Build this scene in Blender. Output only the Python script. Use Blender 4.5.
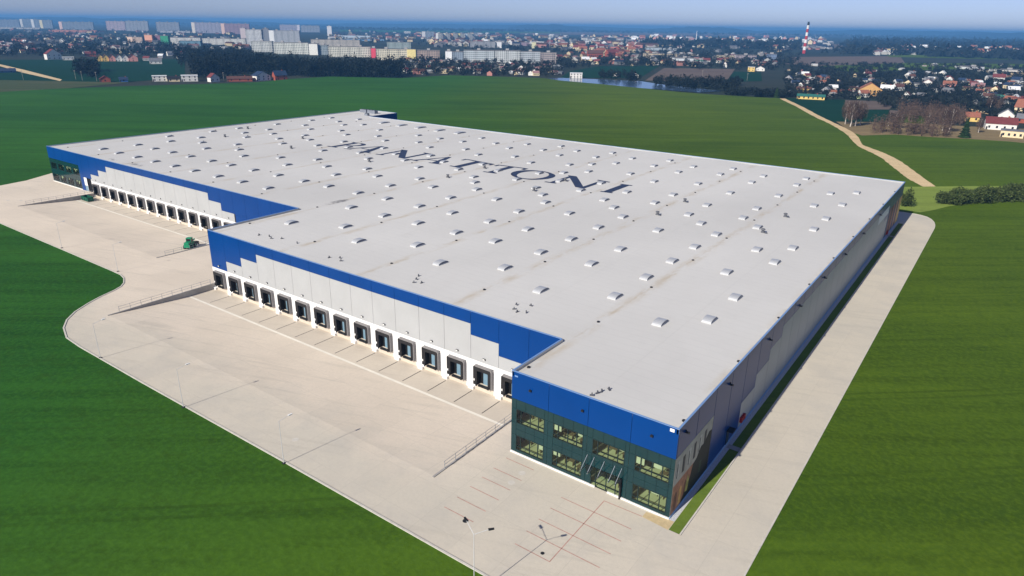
import bpy, math, random
import numpy as np
from mathutils import Matrix, Vector
from mathutils.geometry import tessellate_polygon

for o in list(bpy.data.objects):
    bpy.data.objects.remove(o)
SC = bpy.context.scene
COL = SC.collection
rnd = random.Random(11)
rng = np.random.default_rng(11)

# ------------------------------------------------------------------ camera
CAM = np.array([23.4773, -66.3001, 55.6225])
YAW, PITCH, ROLL, FPX = -0.6206, 0.3665, 0.016, 685.2663
_cy, _sy, _cp, _sp = math.cos(YAW), math.sin(YAW), math.cos(PITCH), math.sin(PITCH)
FWD = np.array([_sy * _cp, _cy * _cp, -_sp])
_r0 = np.array([_cy, -_sy, 0.0])
_u0 = np.cross(_r0, FWD)
RGT = math.cos(ROLL) * _r0 + math.sin(ROLL) * _u0
UPV = -math.sin(ROLL) * _r0 + math.cos(ROLL) * _u0
cam_d = bpy.data.cameras.new('camera')
cam = bpy.data.objects.new('camera', cam_d)
COL.objects.link(cam)
cam_d.sensor_width = 36.0
cam_d.lens = FPX / 1024 * 36.0
cam_d.clip_start = 1.0
cam_d.clip_end = 80000.0
cam.matrix_world = Matrix(((RGT[0], UPV[0], -FWD[0], CAM[0]), (RGT[1], UPV[1], -FWD[1], CAM[1]),
                           (RGT[2], UPV[2], -FWD[2], CAM[2]), (0, 0, 0, 1)))
SC.camera = cam

# ------------------------------------------------------------------ sky, sun, exposure
SUN = np.array([-0.19, -1.45, 1.0]); SUN /= np.linalg.norm(SUN)      # direction towards the sun
EL = math.asin(SUN[2]); AZ = math.atan2(SUN[0], SUN[1])
world = bpy.data.worlds.new('World'); SC.world = world; world.use_nodes = True
wn = world.node_tree
bg = wn.nodes['Background']
sky = wn.nodes.new('ShaderNodeTexSky'); sky.sky_type = 'NISHITA'; sky.sun_disc = False
sky.sun_elevation = EL; sky.sun_rotation = AZ
sky.altitude = 200; sky.air_density = 0.5; sky.dust_density = 0.6; sky.ozone_density = 4.0
tint = wn.nodes.new('ShaderNodeMix'); tint.data_type = 'RGBA'; tint.blend_type = 'MULTIPLY'; tint.inputs[0].default_value = 1.0
tint.inputs[7].default_value = (1.07, 0.90, 0.94, 1)                # the whole sky a touch less green
wn.links.new(sky.outputs[0], tint.inputs[6]); wn.links.new(tint.outputs[2], bg.inputs[0]); bg.inputs[1].default_value = 0.10
sun_d = bpy.data.lights.new('sun', 'SUN'); sun_d.energy = 4.4; sun_d.angle = math.radians(0.5); sun_d.color = (1.0, 0.94, 0.83)
sun = bpy.data.objects.new('sun', sun_d); COL.objects.link(sun)
sun.rotation_euler = Vector(SUN.tolist()).to_track_quat('Z', 'Y').to_euler(); sun.location = (-60, -300, 260)
SC.view_settings.view_transform = 'Standard'; SC.view_settings.look = 'None'
SC.view_settings.exposure = 0.25; SC.view_settings.gamma = 1.0; SC.view_settings.use_curve_mapping = False
SC.cycles.use_denoising = True
HAZE = 0.00015
SC.cycles.max_bounces = 8; SC.cycles.transparent_max_bounces = 12; SC.cycles.volume_bounces = 0

ZG = -1.6                                                            # level of the land beyond the fields


def G(u, v, z=0.0):
    """the point of the level z that the photograph shows at column u, row v"""
    d = FWD + (u - 512) / FPX * RGT - (v - 288) / FPX * UPV
    return CAM + d * ((z - CAM[2]) / d[2])


def P(p):
    d = np.asarray(p, float) - CAM
    z = d @ FWD
    return 512 + FPX * (d @ RGT) / z, 288 - FPX * (d @ UPV) / z


def px_per_m(p):
    return P((p[0], p[1], p[2]))[1] - P((p[0], p[1], p[2] + 1.0))[1]


# ------------------------------------------------------------------ materials
def lin(c):
    return tuple(((x / 255) / 12.92 if x / 255 <= 0.04045 else ((x / 255 + 0.055) / 1.055) ** 2.4) for x in c)


def mul(c, k):
    return tuple(min(1.0, x * k) for x in c)


MATS = {}


def new_mat(name):
    m = bpy.data.materials.new(name); m.use_nodes = True
    return m, m.node_tree.nodes, m.node_tree.links, m.node_tree.nodes['Principled BSDF']


def mat(name, col, rough=0.7, var=0.12, scale=0.6, spec=0.3, metal=0.0, bump=0.0, world_pos=True, emit=None):
    if name in MATS:
        return MATS[name]
    m, n, l, b = new_mat(name)
    b.inputs['Roughness'].default_value = rough
    b.inputs['Specular IOR Level'].default_value = spec
    b.inputs['Metallic'].default_value = metal
    geo = n.new('ShaderNodeNewGeometry')
    nz = n.new('ShaderNodeTexNoise'); nz.inputs['Scale'].default_value = scale; nz.inputs['Detail'].default_value = 5
    l.new(geo.outputs['Position'], nz.inputs['Vector'])
    rp = n.new('ShaderNodeValToRGB')
    rp.color_ramp.elements[0].position = 0.3; rp.color_ramp.elements[1].position = 0.7
    rp.color_ramp.elements[0].color = (*mul(col, 1 - var), 1)
    rp.color_ramp.elements[1].color = (*mul(col, 1 + var), 1)
    l.new(nz.outputs['Fac'], rp.inputs['Fac']); l.new(rp.outputs['Color'], b.inputs['Base Color'])
    if bump:
        bp = n.new('ShaderNodeBump'); bp.inputs['Strength'].default_value = bump; bp.inputs['Distance'].default_value = 0.05
        l.new(nz.outputs['Fac'], bp.inputs['Height']); l.new(bp.outputs['Normal'], b.inputs['Normal'])
    MATS[name] = m
    return m


def mixrgb(n, l, fac, a, b_, mode='MIX'):
    mx = n.new('ShaderNodeMix'); mx.data_type = 'RGBA'; mx.blend_type = mode
    for i, v in ((0, fac), (6, a), (7, b_)):
        if isinstance(v, (int, float)):
            mx.inputs[i].default_value = v
        elif isinstance(v, tuple):
            mx.inputs[i].default_value = (*v, 1)
        else:
            l.new(v, mx.inputs[i])
    return mx.outputs[2]


def math_n(n, l, op, a, b_=None, c=None):
    m = n.new('ShaderNodeMath'); m.operation = op
    for i, v in enumerate((a, b_, c)):
        if v is None:
            continue
        if isinstance(v, (int, float)):
            m.inputs[i].default_value = v
        else:
            l.new(v, m.inputs[i])
    return m.outputs[0]


def noise(n, l, vec, scale, detail=4, rough=0.55):
    t = n.new('ShaderNodeTexNoise'); t.inputs['Scale'].default_value = scale
    t.inputs['Detail'].default_value = detail; t.inputs['Roughness'].default_value = rough
    l.new(vec, t.inputs['Vector'])
    return t.outputs['Fac']


def ramp01(n, l, v, a, b_):
    m = n.new('ShaderNodeMapRange'); m.inputs[1].default_value = a; m.inputs[2].default_value = b_
    l.new(v, m.inputs[0])
    return m.outputs[0]


def field_mat(name, c1, c2, c3, sx=0.004, sy=0.05, ang=0.62, drift=None):
    """a sown crop: drilled rows and slow changes of growth"""
    m, n, l, b = new_mat(name)
    b.inputs['Roughness'].default_value = 0.9; b.inputs['Specular IOR Level'].default_value = 0.08
    geo = n.new('ShaderNodeNewGeometry')
    mp = n.new('ShaderNodeMapping'); mp.vector_type = 'TEXTURE'
    mp.inputs['Rotation'].default_value = (0, 0, ang); mp.inputs['Scale'].default_value = (1 / sx, 1 / sy, 1)
    l.new(geo.outputs['Position'], mp.inputs['Vector'])
    streak = noise(n, l, mp.outputs[0], 1.0, 6, 0.65)
    mp2 = n.new('ShaderNodeMapping'); mp2.vector_type = 'TEXTURE'
    mp2.inputs['Rotation'].default_value = (0, 0, ang + 0.03); mp2.inputs['Scale'].default_value = (1 / 0.018, 1 / 0.33, 1)
    l.new(geo.outputs['Position'], mp2.inputs['Vector'])
    rows = noise(n, l, mp2.outputs[0], 1.0, 3, 0.6)
    mp3 = n.new('ShaderNodeMapping'); mp3.vector_type = 'TEXTURE'; mp3.inputs['Rotation'].default_value = (0, 0, ang + 0.1)
    l.new(geo.outputs['Position'], mp3.inputs['Vector'])
    big = noise(n, l, geo.outputs['Position'], 0.006, 3)
    fine = noise(n, l, geo.outputs['Position'], 1.3, 4, 0.7)
    a = mixrgb(n, l, ramp01(n, l, streak, 0.36, 0.64), c1, c2)
    a = mixrgb(n, l, math_n(n, l, 'MULTIPLY', ramp01(n, l, big, 0.42, 0.64), 0.55), a, c3)
    a = mixrgb(n, l, math_n(n, l, 'MULTIPLY', ramp01(n, l, rows, 0.45, 0.72), 0.5), a, mul(c1, 0.6))
    a = mixrgb(n, l, math_n(n, l, 'MULTIPLY', ramp01(n, l, fine, 0.42, 0.75), 0.45), a, mul(c3, 1.35))
    if drift:  # cooler cast of the left side put into the crop colour
        dt = n.new('ShaderNodeVectorMath'); dt.operation = 'DOT_PRODUCT'; l.new(geo.outputs['Position'], dt.inputs[0]); dt.inputs[1].default_value = (0.81, 0.58, 0)
        wv = math_n(n, l, 'ADD', dt.outputs['Value'], math_n(n, l, 'MULTIPLY', noise(n, l, geo.outputs['Position'], 0.008, 3), 90.0))
        a = mixrgb(n, l, ramp01(n, l, wv, -60.0, 70.0), mixrgb(n, l, 1.0, a, drift, 'MULTIPLY'), a)
    clump = noise(n, l, geo.outputs['Position'], 0.33, 6, 0.75)
    a = mixrgb(n, l, math_n(n, l, 'MULTIPLY', ramp01(n, l, clump, 0.5, 0.7), 0.42), a, mul(c1, 0.7))
    # wheelings of the sprayer: faint pairs of lines
    sp_ = n.new('ShaderNodeSeparateXYZ'); l.new(mp3.outputs[0], sp_.inputs[0])
    wob = math_n(n, l, 'MULTIPLY', noise(n, l, geo.outputs['Position'], 0.02, 2), 3.0)
    fr = math_n(n, l, 'FRACT', math_n(n, l, 'DIVIDE', math_n(n, l, 'ADD', sp_.outputs[1], wob), 21.0))
    tr1 = math_n(n, l, 'COMPARE', fr, 0.3, 0.014); tr2 = math_n(n, l, 'COMPARE', fr, 0.39, 0.014)
    tram = math_n(n, l, 'MULTIPLY', math_n(n, l, 'ADD', tr1, tr2), math_n(n, l, 'MULTIPLY', ramp01(n, l, streak, 0.35, 0.65), 0.4))
    a = mixrgb(n, l, tram, a, mul(c1, 0.6))
    l.new(a, b.inputs['Base Color'])
    bp = n.new('ShaderNodeBump'); bp.inputs['Strength'].default_value = 0.35; bp.inputs['Distance'].default_value = 0.2
    l.new(fine, bp.inputs['Height']); l.new(bp.outputs['Normal'], b.inputs['Normal'])
    MATS[name] = m
    return m


def concrete_mat(name, c1, c2, c3, joint=6.0, warm=None):
    m, n, l, b = new_mat(name)
    b.inputs['Roughness'].default_value = 0.85; b.inputs['Specular IOR Level'].default_value = 0.25
    geo = n.new('ShaderNodeNewGeometry'); pos = geo.outputs['Position']
    a = mixrgb(n, l, ramp01(n, l, noise(n, l, pos, 0.028, 4), 0.38, 0.62), c1, c2)
    a = mixrgb(n, l, math_n(n, l, 'MULTIPLY', ramp01(n, l, noise(n, l, pos, 0.11, 5, 0.62), 0.45, 0.75), 0.75), a, c3)
    if warm:                                        # a later, paler pour towards the docks, with an uneven edge
        sp = n.new('ShaderNodeSeparateXYZ'); l.new(pos, sp.inputs[0])
        wob = math_n(n, l, 'MULTIPLY', math_n(n, l, 'SUBTRACT', noise(n, l, pos, 0.06, 5, 0.65), 0.5), 26.0)
        my = ramp01(n, l, math_n(n, l, 'ADD', sp.outputs[1], wob), -15.0, -5.0)
        mx = ramp01(n, l, math_n(n, l, 'ADD', sp.outputs[0], wob), -22.0, -31.0)
        a = mixrgb(n, l, math_n(n, l, 'MULTIPLY', math_n(n, l, 'MULTIPLY', my, mx), 0.85), a, mixrgb(n, l, ramp01(n, l, noise(n, l, pos, 0.05, 4), 0.4, 0.62), warm, mul(warm, 0.9)))
    grit = noise(n, l, pos, 2.2, 6, 0.7)
    a = mixrgb(n, l, math_n(n, l, 'MULTIPLY', ramp01(n, l, grit, 0.4, 0.8), 0.22), a, mul(c1, 0.6))
    # tyre scuffs
    mp = n.new('ShaderNodeMapping'); mp.vector_type = 'TEXTURE'; mp.inputs['Scale'].default_value = (22, 1.2, 1)
    mp.inputs['Rotation'].default_value = (0, 0, 0.35)
    l.new(pos, mp.inputs['Vector'])
    sc = noise(n, l, mp.outputs[0], 1.0, 4, 0.6)
    a = mixrgb(n, l, math_n(n, l, 'MULTIPLY', ramp01(n, l, sc, 0.54, 0.76), 0.36), a, mul(c1, 0.68))
    bk = n.new('ShaderNodeTexBrick'); bk.offset = 0.0; bk.inputs['Scale'].default_value = 1.0
    bk.inputs['Mortar Size'].default_value = 0.03; bk.inputs['Mortar Smooth'].default_value = 0.3
    bk.inputs['Brick Width'].default_value = joint; bk.inputs['Row Height'].default_value = joint
    bk.inputs['Color1'].default_value = (0, 0, 0, 1); bk.inputs['Color2'].default_value = (0.22, 0.22, 0.22, 1)
    bk.inputs['Mortar'].default_value = (1, 1, 1, 1)
    l.new(pos, bk.inputs['Vector'])
    a = mixrgb(n, l, math_n(n, l, 'MULTIPLY', bk.outputs['Color'], 0.34), a, mul(c1, 0.6))
    l.new(a, b.inputs['Base Color'])
    bp = n.new('ShaderNodeBump'); bp.inputs['Strength'].default_value = 0.12; bp.inputs['Distance'].default_value = 0.02
    l.new(grit, bp.inputs['Height']); l.new(bp.outputs['Normal'], b.inputs['Normal'])
    MATS[name] = m
    return m


VAL = 22.75                                                          # spacing of the roof valleys


def roof_mat():
    m, n, l, b = new_mat('roof_membrane')
    b.inputs['Roughness'].default_value = 0.62; b.inputs['Specular IOR Level'].default_value = 0.35
    geo = n.new('ShaderNodeNewGeometry'); pos = geo.outputs['Position']
    sep = n.new('ShaderNodeSeparateXYZ'); l.new(pos, sep.inputs[0])
    base = lin((212, 211, 207))
    a = mixrgb(n, l, ramp01(n, l, noise(n, l, pos, 0.02, 3), 0.35, 0.65), mul(base, 0.93), mul(base, 1.05))
    a = mixrgb(n, l, math_n(n, l, 'MULTIPLY', ramp01(n, l, noise(n, l, pos, 0.35, 6, 0.7), 0.5, 0.8), 0.22), a, mul(base, 0.78))
    # welded laps of the sheets, every 1.9 m across the fall
    lap = math_n(n, l, 'FRACT', math_n(n, l, 'DIVIDE', sep.outputs[1], 1.9))
    lap = math_n(n, l, 'MULTIPLY', math_n(n, l, 'GREATER_THAN', lap, 0.945), 0.17)
    a = mixrgb(n, l, lap, a, mul(base, 0.55))
    lap2 = math_n(n, l, 'FRACT', math_n(n, l, 'DIVIDE', sep.outputs[0], 11.375))
    lap2 = math_n(n, l, 'MULTIPLY', math_n(n, l, 'GREATER_THAN', lap2, 0.98), 0.10)
    a = mixrgb(n, l, lap2, a, mul(base, 0.6))
    # silt left where water stands in the valleys
    fr = math_n(n, l, 'FRACT', math_n(n, l, 'ADD', math_n(n, l, 'DIVIDE', sep.outputs[0], VAL), 0.5))
    dist = math_n(n, l, 'ABSOLUTE', math_n(n, l, 'SUBTRACT', fr, 0.5))
    near = ramp01(n, l, dist, 0.07, 0.0)
    mp = n.new('ShaderNodeMapping'); mp.vector_type = 'TEXTURE'; mp.inputs['Scale'].default_value = (2.2, 7.0, 1)
    l.new(pos, mp.inputs['Vector'])
    pud = ramp01(n, l, noise(n, l, mp.outputs[0], 1.0, 5, 0.7), 0.44, 0.64)
    silt = math_n(n, l, 'MULTIPLY', math_n(n, l, 'MULTIPLY', near, pud), 0.65)
    a = mixrgb(n, l, silt, a, lin((186, 170, 142)))
    # two dark smears of dried dirt
    blot = ramp01(n, l, noise(n, l, pos, 0.55, 5, 0.75), 0.42, 0.6)
    for (cx, cy, rx, ry) in ((-114.2, 48.6, 1.6, 5.2), (-200.5, 40.4, 5.5, 1.8), (-214.0, 39.6, 3.0, 1.0)):
        ex = math_n(n, l, 'POWER', math_n(n, l, 'DIVIDE', math_n(n, l, 'SUBTRACT', sep.outputs[0], cx), rx), 2.0)
        ey = math_n(n, l, 'POWER', math_n(n, l, 'DIVIDE', math_n(n, l, 'SUBTRACT', sep.outputs[1], cy), ry), 2.0)
        k = math_n(n, l, 'MULTIPLY', ramp01(n, l, math_n(n, l, 'ADD', ex, ey), 1.0, 0.2), math_n(n, l, 'MULTIPLY', blot, 0.85))
        a = mixrgb(n, l, k, a, lin((112, 110, 112)))
    l.new(a, b.inputs['Base Color'])
    MATS['roof'] = m
    return m


def glass_mat(name, tint, rough=0.03, gloss=0.85):
    m, n, l, b = new_mat(name)
    tr = n.new('ShaderNodeBsdfTransparent'); tr.inputs[0].default_value = (*tint, 1)
    gl = n.new('ShaderNodeBsdfGlossy'); gl.inputs['Roughness'].default_value = rough
    gl.inputs[0].default_value = (gloss, gloss, gloss, 1)
    fr = n.new('ShaderNodeFresnel'); fr.inputs[0].default_value = 1.5
    mx = n.new('ShaderNodeMixShader')
    l.new(fr.outputs[0], mx.inputs[0]); l.new(tr.outputs[0], mx.inputs[1]); l.new(gl.outputs[0], mx.inputs[2])
    l.new(mx.outputs[0], n['Material Output'].inputs[0])
    n.remove(b)
    MATS[name] = m
    return m


def facade_mat(name, wall, win=(0.03, 0.04, 0.06), wx=3.0, wz=2.9, fx=0.55, fz=0.5):
    """far flats: rows of windows too small to pick apart"""
    if name in MATS:
        return MATS[name]
    m, n, l, b = new_mat(name)
    b.inputs['Roughness'].default_value = 0.8
    tc = n.new('ShaderNodeTexCoord'); sep = n.new('ShaderNodeSeparateXYZ'); l.new(tc.outputs['Object'], sep.inputs[0])
    fxn = math_n(n, l, 'LESS_THAN', math_n(n, l, 'FRACT', math_n(n, l, 'DIVIDE', sep.outputs[0], wx)), fx)
    fzn = math_n(n, l, 'LESS_THAN', math_n(n, l, 'FRACT', math_n(n, l, 'DIVIDE', sep.outputs[2], wz)), fz)
    w = math_n(n, l, 'MULTIPLY', fxn, fzn)
    st = math_n(n, l, 'LESS_THAN', math_n(n, l, 'FRACT', math_n(n, l, 'DIVIDE', sep.outputs[0], 17.3)), 0.3)
    base = mixrgb(n, l, math_n(n, l, 'MULTIPLY', st, 0.45), wall, mul(wall, 0.55))
    l.new(mixrgb(n, l, w, base, win), b.inputs['Base Color'])
    MATS[name] = m
    return m


def leaf_mat(name, c1, c2, scale=0.08):
    m, n, l, b = new_mat(name)
    b.inputs['Roughness'].default_value = 0.85; b.inputs['Specular IOR Level'].default_value = 0.1
    geo = n.new('ShaderNodeNewGeometry')
    f = noise(n, l, geo.outputs['Position'], scale, 4, 0.7)
    l.new(mixrgb(n, l, ramp01(n, l, f, 0.35, 0.65), c1, c2), b.inputs['Base Color'])
    MATS[name] = m
    return m


# crops and land
F_FAR = field_mat('crop_green_far', (0.036, 0.078, 0.006), (0.076, 0.132, 0.009), (0.108, 0.166, 0.009), 0.005, 0.042, 0.62, (0.40, 0.91, 1.7))
F_MEADOW_SUNLIT = field_mat('meadow_sunlit_green', (0.19, 0.26, 0.05), (0.235, 0.305, 0.06), (0.21, 0.28, 0.055), 0.006, 0.06)  # pale green holds the brightness of a sun-facing slope; the sheet is flat
F_VERGE = field_mat('verge_grass', (0.12, 0.19, 0.03), (0.15, 0.22, 0.035), (0.135, 0.20, 0.03), 0.05, 0.4)
LAND = field_mat('open_land', (0.022, 0.032, 0.028), (0.050, 0.052, 0.040), (0.03, 0.045, 0.03), 0.0006, 0.004, 0.62)
F_DKGREEN = field_mat('winter_crop', (0.004, 0.036, 0.018), (0.006, 0.044, 0.02), (0.005, 0.04, 0.018), 0.004, 0.03)
F_BROWN = field_mat('ploughed_soil', (0.13, 0.10, 0.085), (0.17, 0.13, 0.11), (0.15, 0.12, 0.10), 0.004, 0.03)
F_TAN = field_mat('dry_grass', (0.22, 0.16, 0.085), (0.30, 0.22, 0.12), (0.20, 0.17, 0.08), 0.02, 0.08)
CONC = concrete_mat('yard_concrete', lin((206, 199, 184)), lin((214, 205, 188)), lin((186, 182, 173)), warm=lin((234, 220, 201)))
APRON = concrete_mat('apron_concrete', lin((214, 203, 186)), lin((206, 195, 179)), lin((196, 186, 172)), 5.7)
KERB = mat('kerb_concrete', lin((205, 200, 190)), 0.85, 0.1, 1.5)
PLINTH = mat('plinth_white', lin((235, 235, 232)), 0.7, 0.05)
RETW = mat('retaining_concrete', lin((165, 162, 158)), 0.85, 0.12, 0.8)
TRACK = field_mat('dirt_track', lin((214, 188, 146)), lin((196, 172, 130)), lin((222, 200, 160)), 0.05, 0.25)
DARKLINE = mat('joint_sealant', (0.06, 0.058, 0.055), 0.8, 0.2)
REDPAINT = mat('red_paver', lin((184, 140, 128)), 0.85, 0.25, 2.5)
TANSLAB = mat('tan_paving', lin((200, 180, 140)), 0.85, 0.12, 1.5)
# building
BLUE = mat('blue_panel', (0.0, 0.044, 0.21), 0.30, 0.06, 0.15, 0.17)
GREYP = mat('grey_panel', lin((174, 176, 177)), 0.45, 0.04, 0.2, 0.4)
WHITEP = mat('white_panel', (0.80, 0.80, 0.79), 0.5, 0.03, 0.3, 0.4)
CAPM = mat('parapet_flashing', lin((118, 152, 200)), 0.4, 0.05, 0.3, 0.5)
ROOF = roof_mat()
INK = mat('roof_letter_paint', lin((50, 62, 90)), 0.7, 0.15, 0.5)
TEAL = mat('spandrel_glass', lin((12, 50, 54)), 0.12, 0.1, 0.3, 0.5)
FRAME = mat('window_frame', lin((30, 48, 50)), 0.4, 0.05)
GLASS = glass_mat('clear_glazing', (0.72, 0.81, 0.66))
CANOPYG = glass_mat('canopy_glass', (0.86, 0.95, 0.93))
RUBBER = mat('shelter_rubber', (0.018, 0.017, 0.018), 0.7, 0.2, 2.0)
SHGREY = mat('shelter_edge', lin((135, 132, 132)), 0.6, 0.1)
DOORB = mat('door_leaf', lin((112, 142, 160)), 0.4, 0.06, 1.0, 0.5)
VOID = mat('dark_opening', (0.006, 0.006, 0.007), 0.9, 0.1)
STEEL = mat('galvanised_steel', lin((165, 172, 180)), 0.4, 0.08, 2.0, 0.5, 0.6)
POLEM = mat('pole_paint', lin((205, 207, 208)), 0.5, 0.05)
DKSTEEL = mat('dark_steel', (0.02, 0.021, 0.024), 0.5, 0.1)
LENS = mat('lamp_lens', (0.85, 0.85, 0.82), 0.3, 0.02)
SKYW = mat('skylight_kerb', (0.6, 0.61, 0.62), 0.4, 0.02)
SKYD = mat('skylight_dome', lin((180, 183, 187)), 0.3, 0.03, 0.5, 0.4)
SKYE = mat('skylight_end_shaded', lin((92, 98, 116)), 0.4, 0.03, 0.5, 0.4)  # shade on the arched ends put into their darker colour
OFLOOR = mat('office_floor', lin((204, 205, 178)), 0.5, 0.08)
OWALL = mat('office_wall', lin((150, 160, 130)), 0.7, 0.08)
GREENP = mat('green_machine_paint', (0.0, 0.26, 0.12), 0.4, 0.1, 1.0, 0.5)
REDBOX = mat('red_cabinet', (0.35, 0.01, 0.015), 0.5, 0.1)
BLACKP = mat('black_rubber', (0.015, 0.015, 0.015), 0.8, 0.1)
# vegetation
L_WOOD = leaf_mat('far_wood', (0.006, 0.010, 0.012), (0.018, 0.024, 0.02), 0.02)
L_TOWN = leaf_mat('town_tree', (0.007, 0.012, 0.015), (0.024, 0.030, 0.027), 0.02)
L_HEDGE = leaf_mat('hedge_leaf', (0.024, 0.045, 0.013), (0.10, 0.125, 0.04), 0.7)
L_BARE = leaf_mat('bare_twig', (0.055, 0.036, 0.03), (0.16, 0.11, 0.085), 0.06)
L_CONIF = leaf_mat('conifer_needle', (0.012, 0.032, 0.012), (0.05, 0.095, 0.03), 0.6)
BARK = mat('dark_bark', (0.05, 0.04, 0.032), 0.9, 0.2)
BIRCH = mat('birch_bark', (0.55, 0.50, 0.45), 0.8, 0.35, 0.9)
WATER = mat('river_water', lin((70, 92, 120)), 0.12, 0.1, 0.02, 0.6)


# ------------------------------------------------------------------ mesh helpers
class MB:
    def __init__(s):
        s.v = []; s.f = []; s.m = []

    def quad(s, a, b, c, d, m=0):
        i = len(s.v); s.v += [tuple(a), tuple(b), tuple(c), tuple(d)]; s.f.append((i, i + 1, i + 2, i + 3)); s.m.append(m)
        return s

    def box(s, x0, x1, y0, y1, z0, z1, m=0):
        i = len(s.v)
        s.v += [(x0, y0, z0), (x1, y0, z0), (x1, y1, z0), (x0, y1, z0), (x0, y0, z1), (x1, y0, z1), (x1, y1, z1), (x0, y1, z1)]
        for q in ((3, 2, 1, 0), (4, 5, 6, 7), (0, 1, 5, 4), (1, 2, 6, 5), (2, 3, 7, 6), (3, 0, 4, 7)):
            s.f.append(tuple(i + k for k in q)); s.m.append(m)
        return s

    def prism(s, poly, z0, z1, m=0):
        n = len(poly); i = len(s.v)
        s.v += [(p[0], p[1], z0) for p in poly] + [(p[0], p[1], z1) for p in poly]
        s.f.append(tuple(i + k for k in reversed(range(n)))); s.f.append(tuple(i + n + k for k in range(n))); s.m += [m, m]
        for k in range(n):
            j = (k + 1) % n
            s.f.append((i + k, i + j, i + n + j, i + n + k)); s.m.append(m)
        return s

    def tube(s, p0, p1, r0, r1, n=6, m=0):
        p0 = np.array(p0, float); p1 = np.array(p1, float); d = p1 - p0; d /= np.linalg.norm(d)
        a = np.cross(d, (0, 0, 1.0) if abs(d[2]) < 0.9 else (1.0, 0, 0)); a /= np.linalg.norm(a); b = np.cross(d, a)
        i = len(s.v)
        for p, r in ((p0, r0), (p1, r1)):
            for k in range(n):
                t = 2 * math.pi * k / n
                s.v.append(tuple(p + r * (math.cos(t) * a + math.sin(t) * b)))
        for k in range(n):
            j = (k + 1) % n
            s.f.append((i + k, i + n + k, i + n + j, i + j)); s.m.append(m)
        s.f.append(tuple(i + k for k in range(n))); s.f.append(tuple(i + n + k for k in reversed(range(n)))); s.m += [m, m]
        return s

    def mesh(s, name, mats):
        me = bpy.data.meshes.new(name)
        me.from_pydata(s.v, [], s.f)
        for x in (mats if isinstance(mats, (list, tuple)) else [mats]):
            me.materials.append(x)
        me.polygons.foreach_set('material_index', s.m)
        me.update()
        return me


def add(name, me, parent=None, loc=(0, 0, 0), rz=0.0, sc=1.0, **tags):
    o = bpy.data.objects.new(name, me); COL.objects.link(o)
    if parent is not None:
        o.parent = parent
    o.location = tuple(float(c) for c in loc); o.rotation_euler = (0, 0, rz)
    o.scale = (sc, sc, sc) if isinstance(sc, (int, float)) else sc
    for k, v in tags.items():
        o[k] = v
    return o


def part(name, mb, mats, parent, **kw):
    return add(name, mb.mesh(name, mats), parent, **kw)


def thing(name, label, cat, loc=(0, 0, 0), rz=0.0, group=None, sc=1.0):
    o = add(name, None, None, loc, rz, sc, label=label, category=cat)
    if group:
        o['group'] = group
    return o


def sheet(name, rings, z, material, kind='structure', parent=None):
    """flat ground sheet: first ring is the outline, the others are holes"""
    pts = [p for r in rings for p in r]
    tri = tessellate_polygon([[Vector((float(p[0]), float(p[1]), 0)) for p in r] for r in rings])
    fs = []
    for t in tri:
        a, b, c = (pts[i] for i in t)
        ar = (b[0] - a[0]) * (c[1] - a[1]) - (b[1] - a[1]) * (c[0] - a[0])
        fs.append(tuple(t) if ar > 0 else tuple(reversed(t)))
    me = bpy.data.meshes.new(name)
    me.from_pydata([(float(p[0]), float(p[1]), z) for p in pts], [], fs); me.materials.append(material); me.update()
    o = add(name, me, parent)
    if parent is None:
        o['kind'] = kind
    return o


def px_sheet(name, pts, z, material):
    return sheet(name, [[tuple(G(u, v, z)[:2]) for u, v in pts]], z, material)


def tri_mesh(name, tris, material):
    """(n,3,3) triangles to a mesh"""
    n = len(tris)
    me = bpy.data.meshes.new(name)
    me.vertices.add(n * 3); me.loops.add(n * 3); me.polygons.add(n)
    me.vertices.foreach_set('co', np.ascontiguousarray(tris, dtype=np.float32).ravel())
    me.loops.foreach_set('vertex_index', np.arange(n * 3, dtype=np.int32))
    me.polygons.foreach_set('loop_start', np.arange(0, n * 3, 3, dtype=np.int32))
    me.update(calc_edges=True)
    me.materials.append(material)
    me.validate()
    return me


def smooth(line, n=4):
    p = [np.array(q, float) for q in line]; out = []
    for i in range(len(p) - 1):
        a, b, c, d = p[max(i - 1, 0)], p[i], p[i + 1], p[min(i + 2, len(p) - 1)]
        for k in range(n):
            t = k / n
            out.append(0.5 * (2 * b + (c - a) * t + (2 * a - 5 * b + 4 * c - d) * t * t + (3 * b - a - 3 * c + d) * t ** 3))
    return out + [p[-1]]


# ------------------------------------------------------------------ building outline (metres; near corner at the origin)
H = 12.6
OX, OY = -23.69, 12.38            # width of the front office, set-back of the first dock wall
CX, DY = -115.4, 36.8             # end of the first dock wall, second dock wall
EX, WY = -256.64, 172.39          # far left corner, back wall
GX, KY = -234.98, 191.35          # rear block
LOWZ = -1.2
LY1 = (-10.7, 6.0, OY, CX, -28.4)         # ramp start, apron start, wall, x range of the sunken yard before dock wall one
LY2 = (14.0, 30.4, DY, -225.2, -143.0)

YARD = [(-262, 2.6), (-208, 2.6), (-165, 2.5), (-142, 2.4), (-137.6, 2.3), (-134.6, 1.6), (-131.6, 0.1), (-129.8, -1.4), (-128.6, -3.4),
        (-127, -7.2), (-125.2, -10.4), (-122.6, -14.1), (-119.6, -16.9), (-116, -19.0), (-111, -20.6), (-105, -20.9), (-83, -20.9), (-47, -20.6), (-13, -20.5),
        (6, -20.5), (10.4, -20.3), (10.4, 55), (10.4, 160), (10.4, 172), (10.1, 176), (9.4, 180), (8.3, 183.3), (6.9, 185.6), (5.1, 186.9), (3.3, 187.5),
        (-6, 187.6), (-6, 200), (-272, 200), (-271.7, 42.3), (-264.5, 30.7), (-262.2, 21.7)]


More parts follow.
